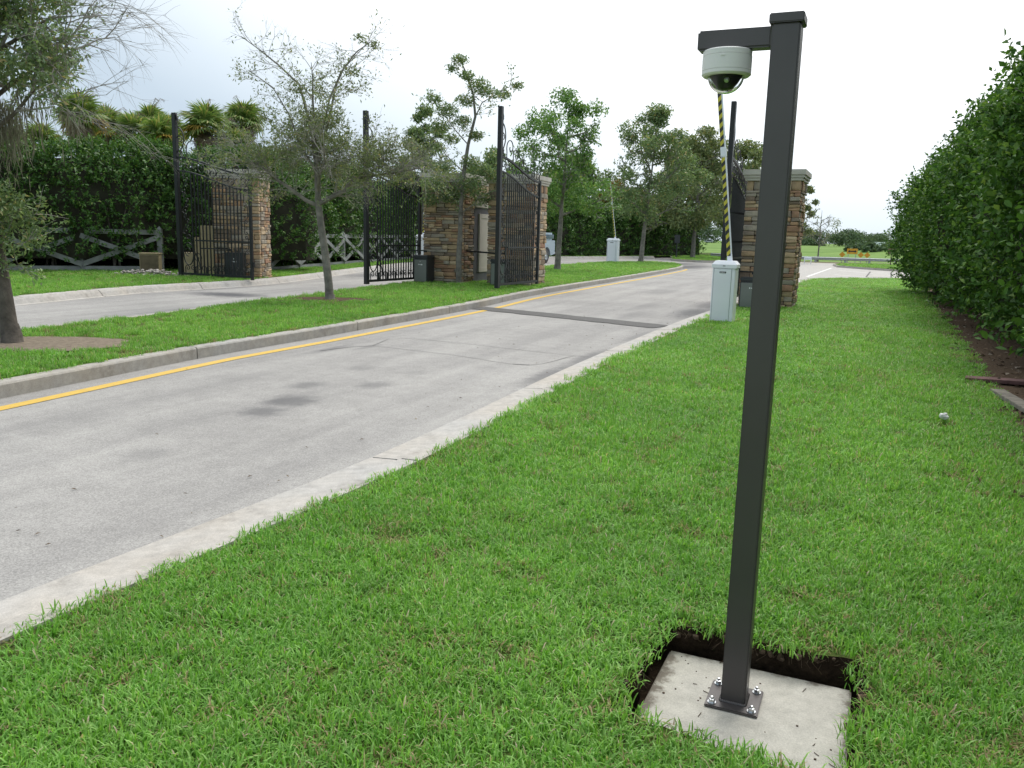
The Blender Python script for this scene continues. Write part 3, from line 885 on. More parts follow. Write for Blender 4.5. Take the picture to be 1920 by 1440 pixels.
def pillar(name, label, corner, yaw, W, D, z0, z1, seed, right_to=None, left_parts=False, group='stone gate pillars'):
    """corner: near left corner on the ground; x to the right along the front, y away"""
    p = thing(name, label, 'gate pillar', (*corner, z0), yaw, group)
    H = z1 - z0
    zc = H - 0.24
    t = 0.07
    m = MB(); m.box(t + .005, W - t - .005, t + .005, D - t - .005, -0.1, zc); m.build('core', M['mortar'], p)
    rows = courses(-0.05, zc, seed)
    stone_face(p, W, -1, 9, lambda u, z, q: ((u, t - q, z), 0), seed + 1, rows=rows)
    stone_face(p, (right_to or D), -1, 9, lambda u, z, q: ((W - t + q, u, z), math.pi / 2), seed + 2, x_from=0.145, rows=rows)
    mg_ = MB()
    stone_face(p, D, -1, 9, lambda u, z, q: ((t - q, u, z), math.pi / 2), seed + 3, x_from=0.145, merged=mg_, rows=rows)
    stone_face(p, W - .145, -1, 9, lambda u, z, q: ((u, D - t + q, z), 0), seed + 4, x_from=0.145, merged=mg_, rows=rows)
    tag(mg_.build('stonework', M['stone'], p), kind='stuff')
    m = MB()
    def ringbox(o, za, zb):
        m.bbox(-o, W + o, -o, D + o, za, zb, 0.008)
    ringbox(0.035, zc, zc + 0.06)
    ringbox(0.06, zc + 0.0605, zc + 0.12)
    ringbox(0.085, zc + 0.1205, H)
    m.build('cap', M['precast'], p)
    return p, zc, t

pillar('stone_pillar', 'stone gate pillar farthest left, behind the folded iron gate leaf by the hedge', (-8.15, 22.6), R(2), 1.25, 1.15, 0.13, 3.02, 11)
pl, zc, t = pillar('stone_pillar', 'long stone gate pillar on the median with a beige door set in its side', (-2.58, 23.43), R(-20), 1.2, 2.6, 0.13, 3.10, 23, right_to=0.78)
m = MB()
m.box(1.2 - .08, 1.2 - .01, 0.79, 2.55, -0.05, 2.35); m.build('recess_wall', M['framegrey'], pl)
m = MB(); m.bbox(1.2 - .01, 1.2 + .06, 0.79, 2.55, 2.10, 2.36, 0.01); m.build('lintel', M['precast'], pl)
door = MB()
door.bbox(1.2 - .01, 1.2 + .02, 1.12, 2.5, 0.28, 1.93, 0.004)
dr = door.build('door', M['doorbeige'], pl)
m = MB()
for (a, b_, c_, d_) in ((1.12, 1.24, .28, 1.93), (2.38, 2.5, .28, 1.93), (1.24, 2.38, .28, .40), (1.24, 2.38, 1.81, 1.93)):
    m.bbox(1.2 + .02, 1.2 + .035, a, b_, c_, d_, 0.003)
m.build('door_moulding', M['doorbeige'], dr)
mu = MB()
stone_face(pl, 2.6, 2.3, 9, lambda u, z, q: ((1.2 - t + q, u, z), math.pi / 2), 77, x_from=0.80, merged=mu, rows=courses(2.36, zc, 23))
tag(mu.build('stonework', M['stone'], pl), kind='stuff')

pillar('stone_pillar', 'square stone gate pillar behind the open iron leaf at the median kerb', (-0.78, 23.1), R(-20), 1.27, 1.30, 0.13, 3.09, 37)
pillar('stone_pillar', 'right-hand stone gate pillar standing in the lawn behind the bronze camera post', (5.13, 19.06), R(-24), 1.17, 1.25, 0.02, 3.06, 53)

# ------------------------------------------------------------------ wrought-iron gate leaves
GL = 2.42
def z_top(u):
    s_ = u / GL
    k = s_ * s_ * (3 - 2 * s_)
    return 2.68 + 0.46 * k
def z_in(u):
    s_ = u / GL
    k = s_ * s_ * (3 - 2 * s_)
    return 2.30 + 0.50 * k
def spiral(cx, cz, r0, r1, a0, a1, n=14):
    return [(cx + (r0 + (r1 - r0) * i / n) * math.cos(a0 + (a1 - a0) * i / n), 0, cz + (r0 + (r1 - r0) * i / n) * math.sin(a0 + (a1 - a0) * i / n)) for i in range(n + 1)]
def c_scroll(cx, cz, r, h, side, rad=0.011):
    """tall C with curled ends; side +1 opens to +x"""
    top = spiral(cx, cz + h / 2 - r, r * .25, r, math.pi * (0.2 if side > 0 else 0.8) - side * 4.6, math.pi * (0.5 if side > 0 else 0.5) + side * math.pi * .5, 9)
    bot = spiral(cx, cz - h / 2 + r, r, r * .25, math.pi + (0 if side > 0 else math.pi), (math.pi + (0 if side > 0 else math.pi)) + side * 5.6, 9)
    return top + bot
gate_parts = []
def gp(name, m):
    gate_parts.append((name, m.mesh(name, M['iron'])))
m = MB(); m.bbox(-.035, .035, -.035, .035, 0, 2.72, .004); gp('hinge_stile', m)
m = MB(); m.bbox(GL - .06, GL + .06, -.05, .05, 0, 4.28, .005); gp('free_stile', m)
m = MB(); m.bbox(.0355, GL - .0605, -.03, .03, .05, .11, .004); gp('bottom_rail', m)
m = MB(); m.box(.0355, GL - .55, -.018, .018, .96, 1.0); gp('middle_rail', m)
us = np.linspace(.02, GL - .05, 18)
m = MB(); m.tube([(u, 0, z_top(u)) for u in us], .034, 4, flat=(0, 1, 0)); gp('top_rail', m)
m = MB(); m.tube([(u, 0, z_in(u)) for u in us], .026, 4, flat=(0, 1, 0)); gp('inner_rail', m)
for u in np.arange(0.30, 2.0, 0.118):
    m = MB()
    m.tube([(u, 0, .11), (u, 0, z_in(u) - .01)], .0185, 4, cap=False)
    for zz in (1.35, 2.0):
        m.lathe([(.012, -.03), (.024, 0), (.012, .03)], 4, (u, 0, zz))
    gp('picket', m)
tb = lambda p, r=.011: MB().tube(p, r, 4, flat=(0, 1, 0))
for i, u in enumerate(np.arange(0.14, 2.3, 0.185)):                    # curls along the foot
    a = math.pi * .5 if i % 2 else math.pi * .5
    d = 1 if i % 2 else -1
    gp('scroll', tb([(u + d * .075, 0, .11)] + spiral(u, .24, .085, .018, 0 if d > 0 else math.pi, (0 if d > 0 else math.pi) + d * 7.6, 16)))
for i in range(6):                                                     # chain of S curls beside the free stile
    zc_ = 1.28 + i * .27; d = 1 if i % 2 else -1
    gp('scroll', tb(spiral(2.16 + .05 * d, zc_ + .07, .015, .075, 1.5, 1.5 - d * 6.5, 12) + spiral(2.16 - .05 * d, zc_ - .07, .075, .015, .3, .3 + d * 6.5, 12)))
for i in range(5):                                                     # and beside the hinge stile
    zc_ = .55 + i * .40
    gp('scroll', tb(c_scroll(.15, zc_, .055, .38, 1 if i % 2 else -1)))
gp('scroll', tb([(2.13 + .17 * math.cos(g), 0, .62 + .30 * math.sin(g)) for g in np.linspace(0, 2 * math.pi, 22)], .015))
gp('scroll', tb(spiral(2.13, .68, .13, .02, -1.5, 7.5, 20), .013))
gp('scroll', tb(spiral(1.83, .52, .15, .02, 3.3, -4.5, 18), .013))
gp('scroll', tb([(1.70, 0, .11), (1.78, 0, .42), (1.98, 0, .80)] + spiral(2.12, 1.05, .10, .02, 3.6, -2.5, 14), .013))
for i in range(11):                                                    # rings between the two curved rails
    u = .20 + i * .20; zc_ = .5 * (z_top(u) + z_in(u)); r = .42 * (z_top(u) - z_in(u)) - .015; d = 1 if i % 2 else -1
    gp('scroll', tb(spiral(u, zc_, r, .02, 1.57 * d, 1.57 * d + d * 9, 20)))
for (u, r, dz, d) in ((.14, .12, 0, 1), (.42, .12, 0, -1), (.86, .10, .02, 1), (1.15, .14, .02, -1), (1.5, .19, .04, -1), (1.84, .23, .08, -1)):   # crest
    zc_ = z_top(u) + r + dz
    gp('scroll', tb([(u - d * r * .9, 0, z_top(u - d * r * .9) + .01)] + spiral(u, zc_, r, .03, (math.pi + .5 if d > 0 else -.5), (math.pi + .5 if d > 0 else -.5) - d * 7.2, 20), .013))
gp('scroll', tb([(GL - .24, 0, z_top(GL - .24)), (GL - .16, 0, 3.30)] + [(GL - .07 - .22 * math.cos(g), 0, 3.62 + .30 * math.sin(g)) for g in np.linspace(-.6, 1.5, 12)], .015))
gp('scroll', tb(spiral(GL - .15, 3.60, .11, .02, 0, 8.5, 18), .012))
gp('scroll', tb(spiral(GL - .13, 3.30, .08, .02, 3, 10, 16), .012))
gp('scroll', tb(spiral(GL - .115, 4.02, .055, .012, 1.57, 8.5, 14), .012))
m = MB(); m.add([(GL - .06, -.02, 4.28), (GL - .06, .02, 4.28), (GL - .15, -.02, 4.06), (GL - .15, .02, 4.06), (GL - .06, -.02, 4.12), (GL - .06, .02, 4.12)],
                [(0, 2, 4), (1, 5, 3), (0, 1, 3, 2), (2, 3, 5, 4), (0, 4, 5, 1)]); gp('bracket', m)
for zz in (.35, 2.3):
    m = MB(); m.bbox(-.075, -.036, -.03, .03, zz, zz + .12, .004); gp('hinge', m)

def gate_leaf(label, hinge, free, z, tilt=0.0):
    dx, dy = free[0] - hinge[0], free[1] - hinge[1]
    g = thing('iron_gate', label, 'gate', (*hinge, z), math.atan2(dy, dx), 'wrought iron gate leaves swung open')
    for nme, me in gate_parts:
        link(nme, me, g)
    return g
gate_leaf('black wrought iron gate leaf folded open in front of the leftmost stone pillar', (-6.86, 21.78), (-9.1, 22.72), 0.15)
gate_leaf('black iron gate leaf between the bare oak and the long median pillar', (-2.70, 23.55), (-3.80, 21.4), 0.15)
gate_leaf('black wrought iron gate leaf standing beside the yellow line at the median kerb', (0.60, 22.62), (-0.44, 20.41), 0.20)
gate_leaf('black iron gate leaf seen nearly edge on behind the white barrier, at the right-hand pillar', (5.62, 20.55), (4.56, 18.38), 0.12)

# ------------------------------------------------------------------ gate operators
def operator(label, loc, yaw, w, d, h, face, arm, body):
    o = thing('gate_operator', label, 'gate operator', loc, yaw, 'gate operator boxes at the pillars')
    m = MB(); m.bbox(0, w, 0, d, -0.05, h, .012); m.build('housing', body, o)
    m = MB(); m.bbox(-.012, w + .012, -.012, d + .012, h + .0005, h + .09, .02); m.build('lid', M['opdark'], o)
    m = MB(); m.bbox(.02, w - .02, -.014, -.0005, .04, h - .03, .005); f = m.build('front_panel', face, o)
    m = MB(); m.lathe([(0, -.006), (.012, -.006), (.012, 0)], 12); q = m.build('lock', M['zinc'], f); q.location = (w * .5, -.015, h - .075); q.rotation_euler = (R(90), 0, 0); q.scale = (1, 1, -1)
    m = MB()
    for (a, b_, c_, dd) in ((.36, .40, 0, .03), (.43, .5, .004, .022), (.52, .55, .0, .02), (.57, .66, -.004, .028)):
        m.box(w * a, w * b_, -.017, -.0145, h * .74 + c_, h * .74 + dd)
    m.build('badge', M['mark'], f)
    if arm:
        m = MB(); m.tube(arm, .022, 4); m.build('operator_arm', M['iron'], o)
        m = MB(); m.lathe([(.05, 0), (.05, .05), (.0, .05)], 16, (arm[0][0], arm[0][1], arm[0][2] - .05)); m.build('arm_pivot', M['iron'], o)
    return o
operator('dark gate operator box at the foot of the leftmost stone pillar', (-7.72, 22.26, .13), R(0), .46, .28, .62, M['opdark'], [(.1, .1, .80), (-.6, -.12, .80)], M['opdark'])
operator('grey-fronted gate operator box at the left front corner of the long median pillar', (-2.78, 22.92, .13), R(-18), .40, .5, .66, M['opgrey'], [(.25, .2, .88), (-.55, -.25, .86)], M['opdark'])
operator('grey gate operator box half hidden behind the gate post at the median kerb', (-.66, 22.45, .13), R(-16), .42, .35, .62, M['opgrey'], [(.2, .15, .95), (.35, -.7, .95)], M['opdark'])
m = MB(); m.tube([(-1.35, 23.2, 1.02), (-.28, 21.0, 1.02)], .03, 4)
tag(m.build('locking_bar', M['iron']), 'black horizontal bar joining the median gate leaf to the long stone pillar', 'bar')
operator('grey-green gate operator box with dark lid at the foot of the right-hand pillar', (4.98, 18.42, .02), R(-24), .56, .36, .60, M['opgrey'], [(.25, .2, .80), (-.25, .6, .80)], M['opdark'])

# ------------------------------------------------------------------ barriers
def stripe_mat():
    m_, nt, b = new_mat('hazard_stripes')
    c = nt.nodes.new('ShaderNodeTexCoord')
    sp = nt.nodes.new('ShaderNodeSeparateXYZ'); nt.links.new(c.outputs['Object'], sp.inputs[0])
    ma = nt.nodes.new('ShaderNodeMath'); ma.operation = 'MULTIPLY_ADD'
    nt.links.new(sp.outputs['X'], ma.inputs[0]); ma.inputs[1].default_value = -0.9; nt.links.new(sp.outputs['Z'], ma.inputs[2])
    md = nt.nodes.new('ShaderNodeMath'); md.operation = 'PINGPONG'; md.inputs[1].default_value = 0.075
    nt.links.new(ma.outputs[0], md.inputs[0])
    g = nt.nodes.new('ShaderNodeMath'); g.operation = 'GREATER_THAN'; g.inputs[1].default_value = 0.0375
    nt.links.new(md.outputs[0], g.inputs[0])
    col = mixc(nt, g.outputs[0], (0.60, 0.52, 0.05), (0.03, 0.03, 0.03))
    nt.links.new(col, b.inputs['Base Color']); b.inputs['Roughness'].default_value = 0.5
    return m_
M['stripe'] = stripe_mat()
b_parts = []
m = MB(); m.bbox(-.175, .175, -.15, .15, 0, .985, .01); b_parts.append(('cabinet', m.mesh('cabinet', M['white']), None))
m = MB()
lv = [(-.19, -.165, .986), (.19, -.165, .986), (.19, .165, .986), (-.19, .165, .986), (-.19, -.165, 1.05), (.19, -.165, 1.05), (.19, .165, 1.05), (-.19, .165, 1.05), (-.145, -.12, 1.115), (.145, -.12, 1.115), (.145, .12, 1.115), (-.145, .12, 1.115)]
m.add(lv, [(3, 2, 1, 0)] + [(i, (i + 1) % 4, 4 + (i + 1) % 4, 4 + i) for i in range(4)] + [(4 + i, 4 + (i + 1) % 4, 8 + (i + 1) % 4, 8 + i) for i in range(4)] + [(8, 9, 10, 11)])
b_parts.append(('lid', m.mesh('lid', M['white']), None))
m = MB()
m.bbox(-.150, .115, -.158, -.1505, .03, .965, .003); b_parts.append(('door', m.mesh('door', M['white']), None))
m = MB(); m.box(.1155, .1195, -.1535, -.1495, .02, .975); m.box(-.155, -.151, -.1535, -.1495, .02, .975); b_parts.append(('door_seam', m.mesh('door_seam', M['seam']), None))
m = MB(); m.box(-.065, .035, -.161, -.1585, .895, .925); b_parts.append(('nameplate', m.mesh('nameplate', M['opdark']), None))
m = MB()
for k, (a, b_) in enumerate(((-.058, -.05), (-.047, -.036), (-.033, -.026), (-.023, -.012), (-.009, -.001), (.003, .012))):
    m.box(a, b_, -.1618, -.1612, .905, .915)
b_parts.append(('lettering', m.mesh('lettering', M['mark']), 'nameplate'))
m = MB(); m.bbox(-.02, .02, -.1665, -.1652, 1.015, 1.035, .0005); b_parts.append(('lid_lock', m.mesh('lid_lock', M['galv']), None))
AX = R(-7.2)
def arm_mesh(L):
    a = MB(); a.bbox(-.045, .045, -.02, .02, -.20, L, .004)
    s_ = MB(); s_.box(-.043, .022, -.0235, -.0205, .08, L * .60); s_.box(-.043, .022, -.0235, -.0205, L * .66, L - .04)
    j = MB(); j.bbox(-.05, .05, -.03, .024, L * .605, L * .655, .004)
    return a.mesh('barrier_arm', M['white']), s_.mesh('stripes', M['stripe']), j.mesh('arm_joint', M['white'])
def barrier(label, loc, yaw, sx, sz, L, lean):
    o = thing('barrier_gate', label, 'barrier', loc, yaw, 'white parking barriers with raised arms')
    made = {}
    for nme, me, par in b_parts:
        made[nme] = link(nme, me, made.get(par, o))
        if par is None:
            made[nme].scale = (sx, sx, sz)
    a, s_, j = arm_mesh(L)
    ao = link('barrier_arm', a, o, (.05 * sx, .02, 1.12 * sz), (0, lean, 0))
    link('stripes', s_, ao); link('arm_joint', j, ao)
    m = MB(); m.bbox(-.06, .06, -.035, .035, -.26, -.02, .006); m.build('arm_clamp', M['galv'], ao)
    return o
barrier('white barrier nearest the camera post, its striped arm raised under the dome camera', (3.83, 15.20, 0.02), R(-24), 1.16, 1.0, 3.05, R(-7.4))
barrier('small white barrier cabinet on the far median lawn between two oaks, striped arm raised', (5.55, 47.75, 0.128), R(-20), 1.75, 1.18, 3.1, R(-8.5))
barrier('white barrier cabinet half hidden behind the long median pillar, plain arm leaning', (-4.30, 38.5, 0.0), R(-12), 1.3, 1.25, 1.5, R(3))

# ------------------------------------------------------------------ walls, boxes and rubble by the left pillar
o = thing('stepped_wall', 'stepped tan stucco wall end beside the leftmost stone pillar', 'wall', (-9.62, 24.0, 0.13), R(2))
m = MB(); m.bbox(0, .42, 0, .5, 0, .62, .01); m.build('block', M['tan'], o)
m = MB(); m.bbox(.425, .60, 0, .5, 0, 1.06, .01); m.build('block', M['tan'], o)
m = MB(); m.bbox(.605, 1.05, 0, .5, 0, 1.40, .01); m.build('block', M['tan'], o)
o = thing('utility_box', 'brown and tan utility box standing on rubble under the left hedge', 'utility box', (-10.75, 23.9, 0.13), R(12))
m = MB(); m.bbox(0, .52, 0, .45, 0, .55, .012); m.build('body', M['tan'], o)
m = MB(); m.bbox(.02, .50, -.012, -.0005, .02, .52, .004); m.build('front_panel', plain('brown_panel', (0.13, 0.10, 0.06), .8), o)
m = MB(); m.bbox(-.02, .54, -.02, .47, .5505, .585, .008); m.build('lid', M['tan'], o)
m = MB()
for k in range(190):
    x, y = random.gauss(-10.0, .6), random.gauss(22.95, .22)
    z = .13 + max(0, .16 * (1 - ((x + 10.0) / 1.2) ** 2)) * random.random()
    s_ = random.uniform(.025, .06)
    bm = bmesh.new(); bmesh.ops.create_icosphere(bm, subdivisions=1, radius=s_)
    for v in bm.verts:
        v.co = Vector((v.co.x * random.uniform(.7, 1.3) + x, v.co.y * random.uniform(.7, 1.3) + y, v.co.z * random.uniform(.5, 1) + z))
    bm.verts.index_update()
    m.add([v.co[:] for v in bm.verts], [[v.index for v in f.verts] for f in bm.faces]); bm.free()
tag(m.build('rubble', M['rubble']), 'pile of grey rubble on the grass under the left hedge', 'rubble', kind='stuff')

# crossbuck fence
def crossbuck(label, pts, z):
    o = thing('crossbuck_fence', label, 'fence', (0, 0, 0), 0, 'white crossbuck fences under the hedge')
    p = smooth_path(pts, 0.2)
    d = np.concatenate([[0], np.cumsum(np.linalg.norm(np.diff(p, axis=0), axis=1))])
    n_ = max(1, round(d[-1] / 2.3))
    q = [np.array([np.interp(d[-1] * i / n_, d, p[:, 0]), np.interp(d[-1] * i / n_, d, p[:, 1])]) for i in range(n_ + 1)]
    def plank(name, a, za, b_, zb, h, th, off):
        t = unit(b_ - a); nn = np.array([t[1], -t[0]]) * off
        A, B = Vector((*(a + nn), za)), Vector((*(b_ + nn), zb))
        dirv = (B - A).normalized(); up = Vector((0, 0, 1)); side = Vector((t[1], -t[0], 0)).normalized()
        up = dirv.cross(side); up = up if up.z > 0 else -up
        m = MB(); vs = []
        for P_ in (A, B):
            for su, ss in ((-1, -1), (1, -1), (1, 1), (-1, 1)):
                vs.append(P_ + up * su * h / 2 + side * ss * th / 2)
        m.add(vs, [(3, 2, 1, 0), (4, 5, 6, 7)] + [(i, (i + 1) % 4, 4 + (i + 1) % 4, 4 + i) for i in range(4)])
        m.build(name, M['white_dirty'], o)
    for a in q:
        m = MB(); m.bbox(a[0] - .07, a[0] + .07, a[1] - .07, a[1] + .07, z - .1, z + 1.28, .01)
        m.add([(a[0] - .06, a[1] - .06, z + 1.28), (a[0] + .06, a[1] - .06, z + 1.28), (a[0] + .06, a[1] + .06, z + 1.28), (a[0] - .06, a[1] + .06, z + 1.28), (a[0], a[1], z + 1.36)], [(0, 1, 4), (1, 2, 4), (2, 3, 4), (3, 0, 4)])
        m.build('fence_post', M['white_dirty'], o)
    for a, b_ in zip(q[:-1], q[1:]):
        plank('rail', a, z + 1.17, b_, z + 1.17, .14, .04, .03)
        plank('rail', a, z + .10, b_, z + .10, .14, .04, .03)
        plank('brace', a, z + .22, b_, z + 1.05, .14, .035, .075)
        plank('brace', a, z + 1.05, b_, z + .22, .14, .035, .115)
    return o
crossbuck('weathered white crossbuck fence under the tall hedge left of the leftmost pillar', [(-16.0, 21.75), (-13.6, 23.62), (-10.65, 25.12)], .12)
crossbuck('weathered white crossbuck fence under the dark hedge behind the bare oak', [(-7.92, 26.9), (-7.3, 30.7), (-6.64, 35.2), (-5.55, 41.2), (-4.15, 46.7)], .1)

# ------------------------------------------------------------------ hedges
def hedge(name, label, pts, H, T, shoots, leafL, mat, z0=0.1, bottom=0.0, lumps=0.45, per=11, core_from=0.0, seed=1, group=None, shootL=0.34, topvar=0.5, core_mat=None, wRatio=0.45, single=0, hends=((0, 1), (1, 1)), recess=0.0):
    r_ = np.random.default_rng(seed)
    p = smooth_path(pts, 0.3)
    d = np.concatenate([[0], np.cumsum(np.linalg.norm(np.diff(p, axis=0), axis=1))])
    tg = unit(np.gradient(p, axis=0))
    root = thing(name, label, 'hedge', (0, 0, 0), 0, group)
    ga_ = np.linspace(0, math.pi, 400)
    cs_x = np.sign(np.cos(ga_)) * np.abs(np.cos(ga_)) ** 0.5 * T / 2
    cs_z = np.abs(np.sin(ga_)) ** 0.62 * (H - bottom)
    arc = np.concatenate([[0], np.cumsum(np.hypot(np.diff(cs_x), np.diff(cs_z)))])
    arc /= arc[-1]
    def sample(s_, a, extra=0.0):
        """s along, a around the section (0 front foot .. 1 back foot)"""
        x = np.interp(s_, d, p[:, 0]); y = np.interp(s_, d, p[:, 1])
        tx = np.interp(s_, d, tg[:, 0]); ty = np.interp(s_, d, tg[:, 1])
        nx, ny = ty, -tx                      # to the right of the path = front
        a = np.interp(a, arc, ga_ / math.pi)
        hh = H * np.interp(s_ / d[-1], hends[0], hends[1]) + topvar * np.array([noise.noise((q * 0.45, seed * 3.3, 0)) for q in s_])
        zr = hh - bottom
        g = a * math.pi
        cx = np.sign(np.cos(g)) * np.abs(np.cos(g)) ** 0.5
        sz = np.abs(np.sin(g)) ** 0.62
        lump = lumps * np.array([noise.noise((q * 0.9, w * 3.1, seed)) + 0.6 * noise.noise((q * 2.3, w * 7.5, seed + 5)) for q, w in zip(s_, a)])
        z = z0 + bottom + sz * (zr + lump * 0.5 + extra)
        off = cx * (T / 2 + lump * 0.8 + extra) - np.where(cx > 0, recess * np.clip(1 - (z - z0) / 1.6, 0, 1), 0)
        P_ = np.stack([x + nx * off, y + ny * off, z], 1)
        N_ = unit(np.stack([nx * np.cos(g), ny * np.cos(g), np.sin(g) * 0.8], 1))
        return P_, N_
    # solid twig core, coloured dark to give the hedge its shaded depth
    ns, na = max(4, int(d[-1] / 0.5)), 16
    S_, A_ = np.meshgrid(np.linspace(0, d[-1], ns), np.linspace(0.0, 1.0, na), indexing='ij')
    Pc, _ = sample(S_.ravel(), A_.ravel(), -0.30)
    m = MB()
    m.add(Pc.tolist(), [(i * na + j, (i + 1) * na + j, (i + 1) * na + j + 1, i * na + j + 1) for i in range(ns - 1) for j in range(na - 1)])
    m.add(Pc.tolist(), [tuple(range(na)), tuple(reversed(range((ns - 1) * na, ns * na)))])
    m.build('dark_core', core_mat or M['hedge_core'], root, True)
    # leafy shoots
    s_ = r_.uniform(0, d[-1], shoots)
    a = np.clip(np.where(r_.random(shoots) < .30, r_.normal(.37, .07, shoots), r_.beta(1.0, 1.2, shoots)), 0.0, 1.0)
    Pb, N_ = sample(s_, a, r_.uniform(-.30, -.02, shoots))
    Dsh = unit(N_ + r_.normal(0, .45, (shoots, 3)) + np.array([0, 0, .35]))
    LS = shootL * r_.uniform(.6, 1.25, shoots)
    t = np.tile(np.linspace(.15, 1.0, per), shoots)
    idx = np.repeat(np.arange(shoots), per)
    Pl = Pb[idx] + Dsh[idx] * (LS[idx] * t)[:, None] + r_.normal(0, .012, (len(t), 3))
    Dl = unit(Dsh[idx] * .55 + r_.normal(0, .75, (len(t), 3)))
    Nl = unit(Dsh[idx] * .6 + np.array([0, 0, .7]) + r_.normal(0, .5, (len(t), 3)))
    L_ = leafL * r_.uniform(.7, 1.25, len(t))
    keep = Pl[:, 2] > 0.03
    Pl, Dl, Nl, L_ = Pl[keep], Dl[keep], Nl[keep], L_[keep]
    if single:
        dist = np.linalg.norm(Pl - np.array([0, 0, 1.5]), axis=1)
        front = (Dl * unit(np.array([0, 0, 1.5]) - Pl)).sum(1) > -.9
        az = np.degrees(np.arctan2(Pl[:, 0], Pl[:, 1]))
        cand = np.where(front & (az < 32.5) & (Pl[:, 2] > .35))[0]
        cand = cand[np.argsort(dist[cand])][:single]
        lv_ = leaf_quads(np.zeros((1, 3)), np.array([[0, 1, 0.]]), np.array([[0, 0, 1.]]), [1.0], [wRatio])
        me = bpy.data.meshes.new('leaf')
        q6 = [(0, 0, 0), (wRatio * .42, .35, .05), (wRatio * .46, .7, .05), (0, 1.0, -.05), (-wRatio * .46, .7, .05), (-wRatio * .42, .35, .05), (0, .5, -.02)]
        me.from_pydata(q6, [], [(0, 1, 6), (1, 2, 6), (2, 3, 6), (3, 4, 6), (4, 5, 6), (5, 0, 6)])
        me.materials.append(mat)
        for i in cand:
            D_ = Vector(Dl[i]); S2 = D_.cross(Vector(Nl[i])).normalized(); N2 = S2.cross(D_)
            M3 = Matrix((S2, D_, N2)).transposed()
            link('leaf', me, root, tuple(Pl[i]), M3.to_euler(), (L_[i],) * 3)
        mask = np.ones(len(Pl), bool); mask[cand] = False
        Pl, Dl, Nl, L_ = Pl[mask], Dl[mask], Nl[mask], L_[mask]
    V = leaf_quads(Pl, Dl, Nl, L_, L_ * wRatio)
    fo = link('foliage', quads_mesh('foliage', V, mat), root)
    tag(fo, kind='stuff')
    return root, sample, d

HA, _, _ = hedge('hedge', 'tall dark dense hedge over the crossbuck fence at the far left', [(-27, 16), (-21, 19.0), (-15.5, 23.4), (-11.5, 26.2), (-8.6, 27.6), (-7.4, 28.6)], 3.45, 2.9, 9500, .105, M['hedge'], bottom=.40, seed=3, group='tall hedges along the entry lane', topvar=1.3)
HBk, _, _ = hedge('hedge', 'dark hedge behind the bare oak, continuing past the leftmost pillar', [(-9.2, 27.5), (-8.6, 31), (-7.9, 35.5), (-6.9, 41), (-5.4, 46.5)], 3.6, 2.5, 7000, .12, M['hedge'], bottom=.3, seed=5, group='tall hedges along the entry lane', topvar=.8)
HCk, _, _ = hedge('hedge', 'long clipped hedge far behind the oaks to the right of the median pillars', [(-5.4, 47), (-3, 51), (2.0, 57.6), (8.2, 65), (13.2, 70.6), (15.0, 72.6)], 3.6, 2.4, 6500, .17, M['hedge'], bottom=.0, seed=8, group='tall hedges along the entry lane', topvar=.9, shootL=.45)
hedge('hedge', 'dark undergrowth behind the crossbuck fences along the entry lane', [(-29, 17.5), (-22, 20.8), (-16.3, 25.2), (-12.2, 28.2), (-10.0, 29.6), (-9.8, 33), (-9.0, 37.5), (-8.0, 43), (-6.6, 48)], 2.6, 1.6, 5200, .13, M['hedge'], bottom=0, seed=21, topvar=.5)
def stems(root, pts, z, n_, h):
    p = smooth_path(pts, .3)
    for k in range(n_):
        c = p[int((k + .5) / n_ * (len(p) - 1))]
        m = MB()
        for q in range(3):
            x0, y0 = c[0] + random.uniform(-.2, .2), c[1] + random.uniform(-.2, .2)
            dx, dy = random.uniform(-.6, .6), random.uniform(-.3, .3)
            m.tube([(x0, y0, z), (x0 + dx * .3, y0 + dy * .3, z + h * .4), (x0 + dx, y0 + dy, z + h)], [.035, .028, .018], 5)
        m.build('stem', M['bark'], root)
stems(HA, [(-16, 22.2), (-13.4, 24.0), (-10.4, 25.5)], .12, 7, 1.9)
stems(HBk, [(-8.0, 28), (-7.4, 32), (-6.8, 37), (-5.8, 42)], .12, 7, 1.7)

HRp = [(13.5, 27.4), (12.7, 24.0), (10.45, 18.0), (8.45, 13.0), (7.15, 9.6), (6.2, 7.2), (5.5, 5.4), (4.3, 2.6), (2.9, -1)]
HR, _, _ = hedge('hedge', 'big glossy-leaved hedge running down the right side of the lawn', HRp, 3.85, 2.2, 11500, .105, M['clusia'], z0=.03, bottom=0.22, seed=12, lumps=1.0, per=10, topvar=.7, shootL=.46, wRatio=.58, single=290, hends=((0, .03, .08, .2, .4, 1), (.55, .74, .88, 1.0, 1.04, .98)), recess=.42)
# long shoots poking out of the top and far end
r2 = np.random.default_rng(5)
Pq, Dq, Nq = [], [], []
prm = smooth_path(HRp, .3)
tw = MB()
for k in range(120):
    c = prm[r2.integers(0, int(len(prm) * .8))]
    side = r2.uniform(-.9, -.2)
    base = np.array([c[0] + side * .92, c[1] - side * .4, r2.uniform(2.6, 3.6) - max(0, (-side - .6)) * 1.5])
    dr_ = unit(np.array([-.8 + r2.normal(0, .3), r2.normal(0, .35), r2.uniform(.15, .8)]))
    L = r2.uniform(.45, 1.0)
    tw.tube([base, base + dr_ * L], [.008, .003], 3)
    for t_ in np.linspace(.1, 1, 17):
        Pq.append(base + dr_ * L * t_); Dq.append(unit(dr_ * .6 + r2.normal(0, .6, 3) + np.array([0, 0, .25]))); Nq.append(unit(np.array([0, 0, 1]) + r2.normal(0, .5, 3)))
Lq = .102 * r2.uniform(.7, 1.2, len(Pq))
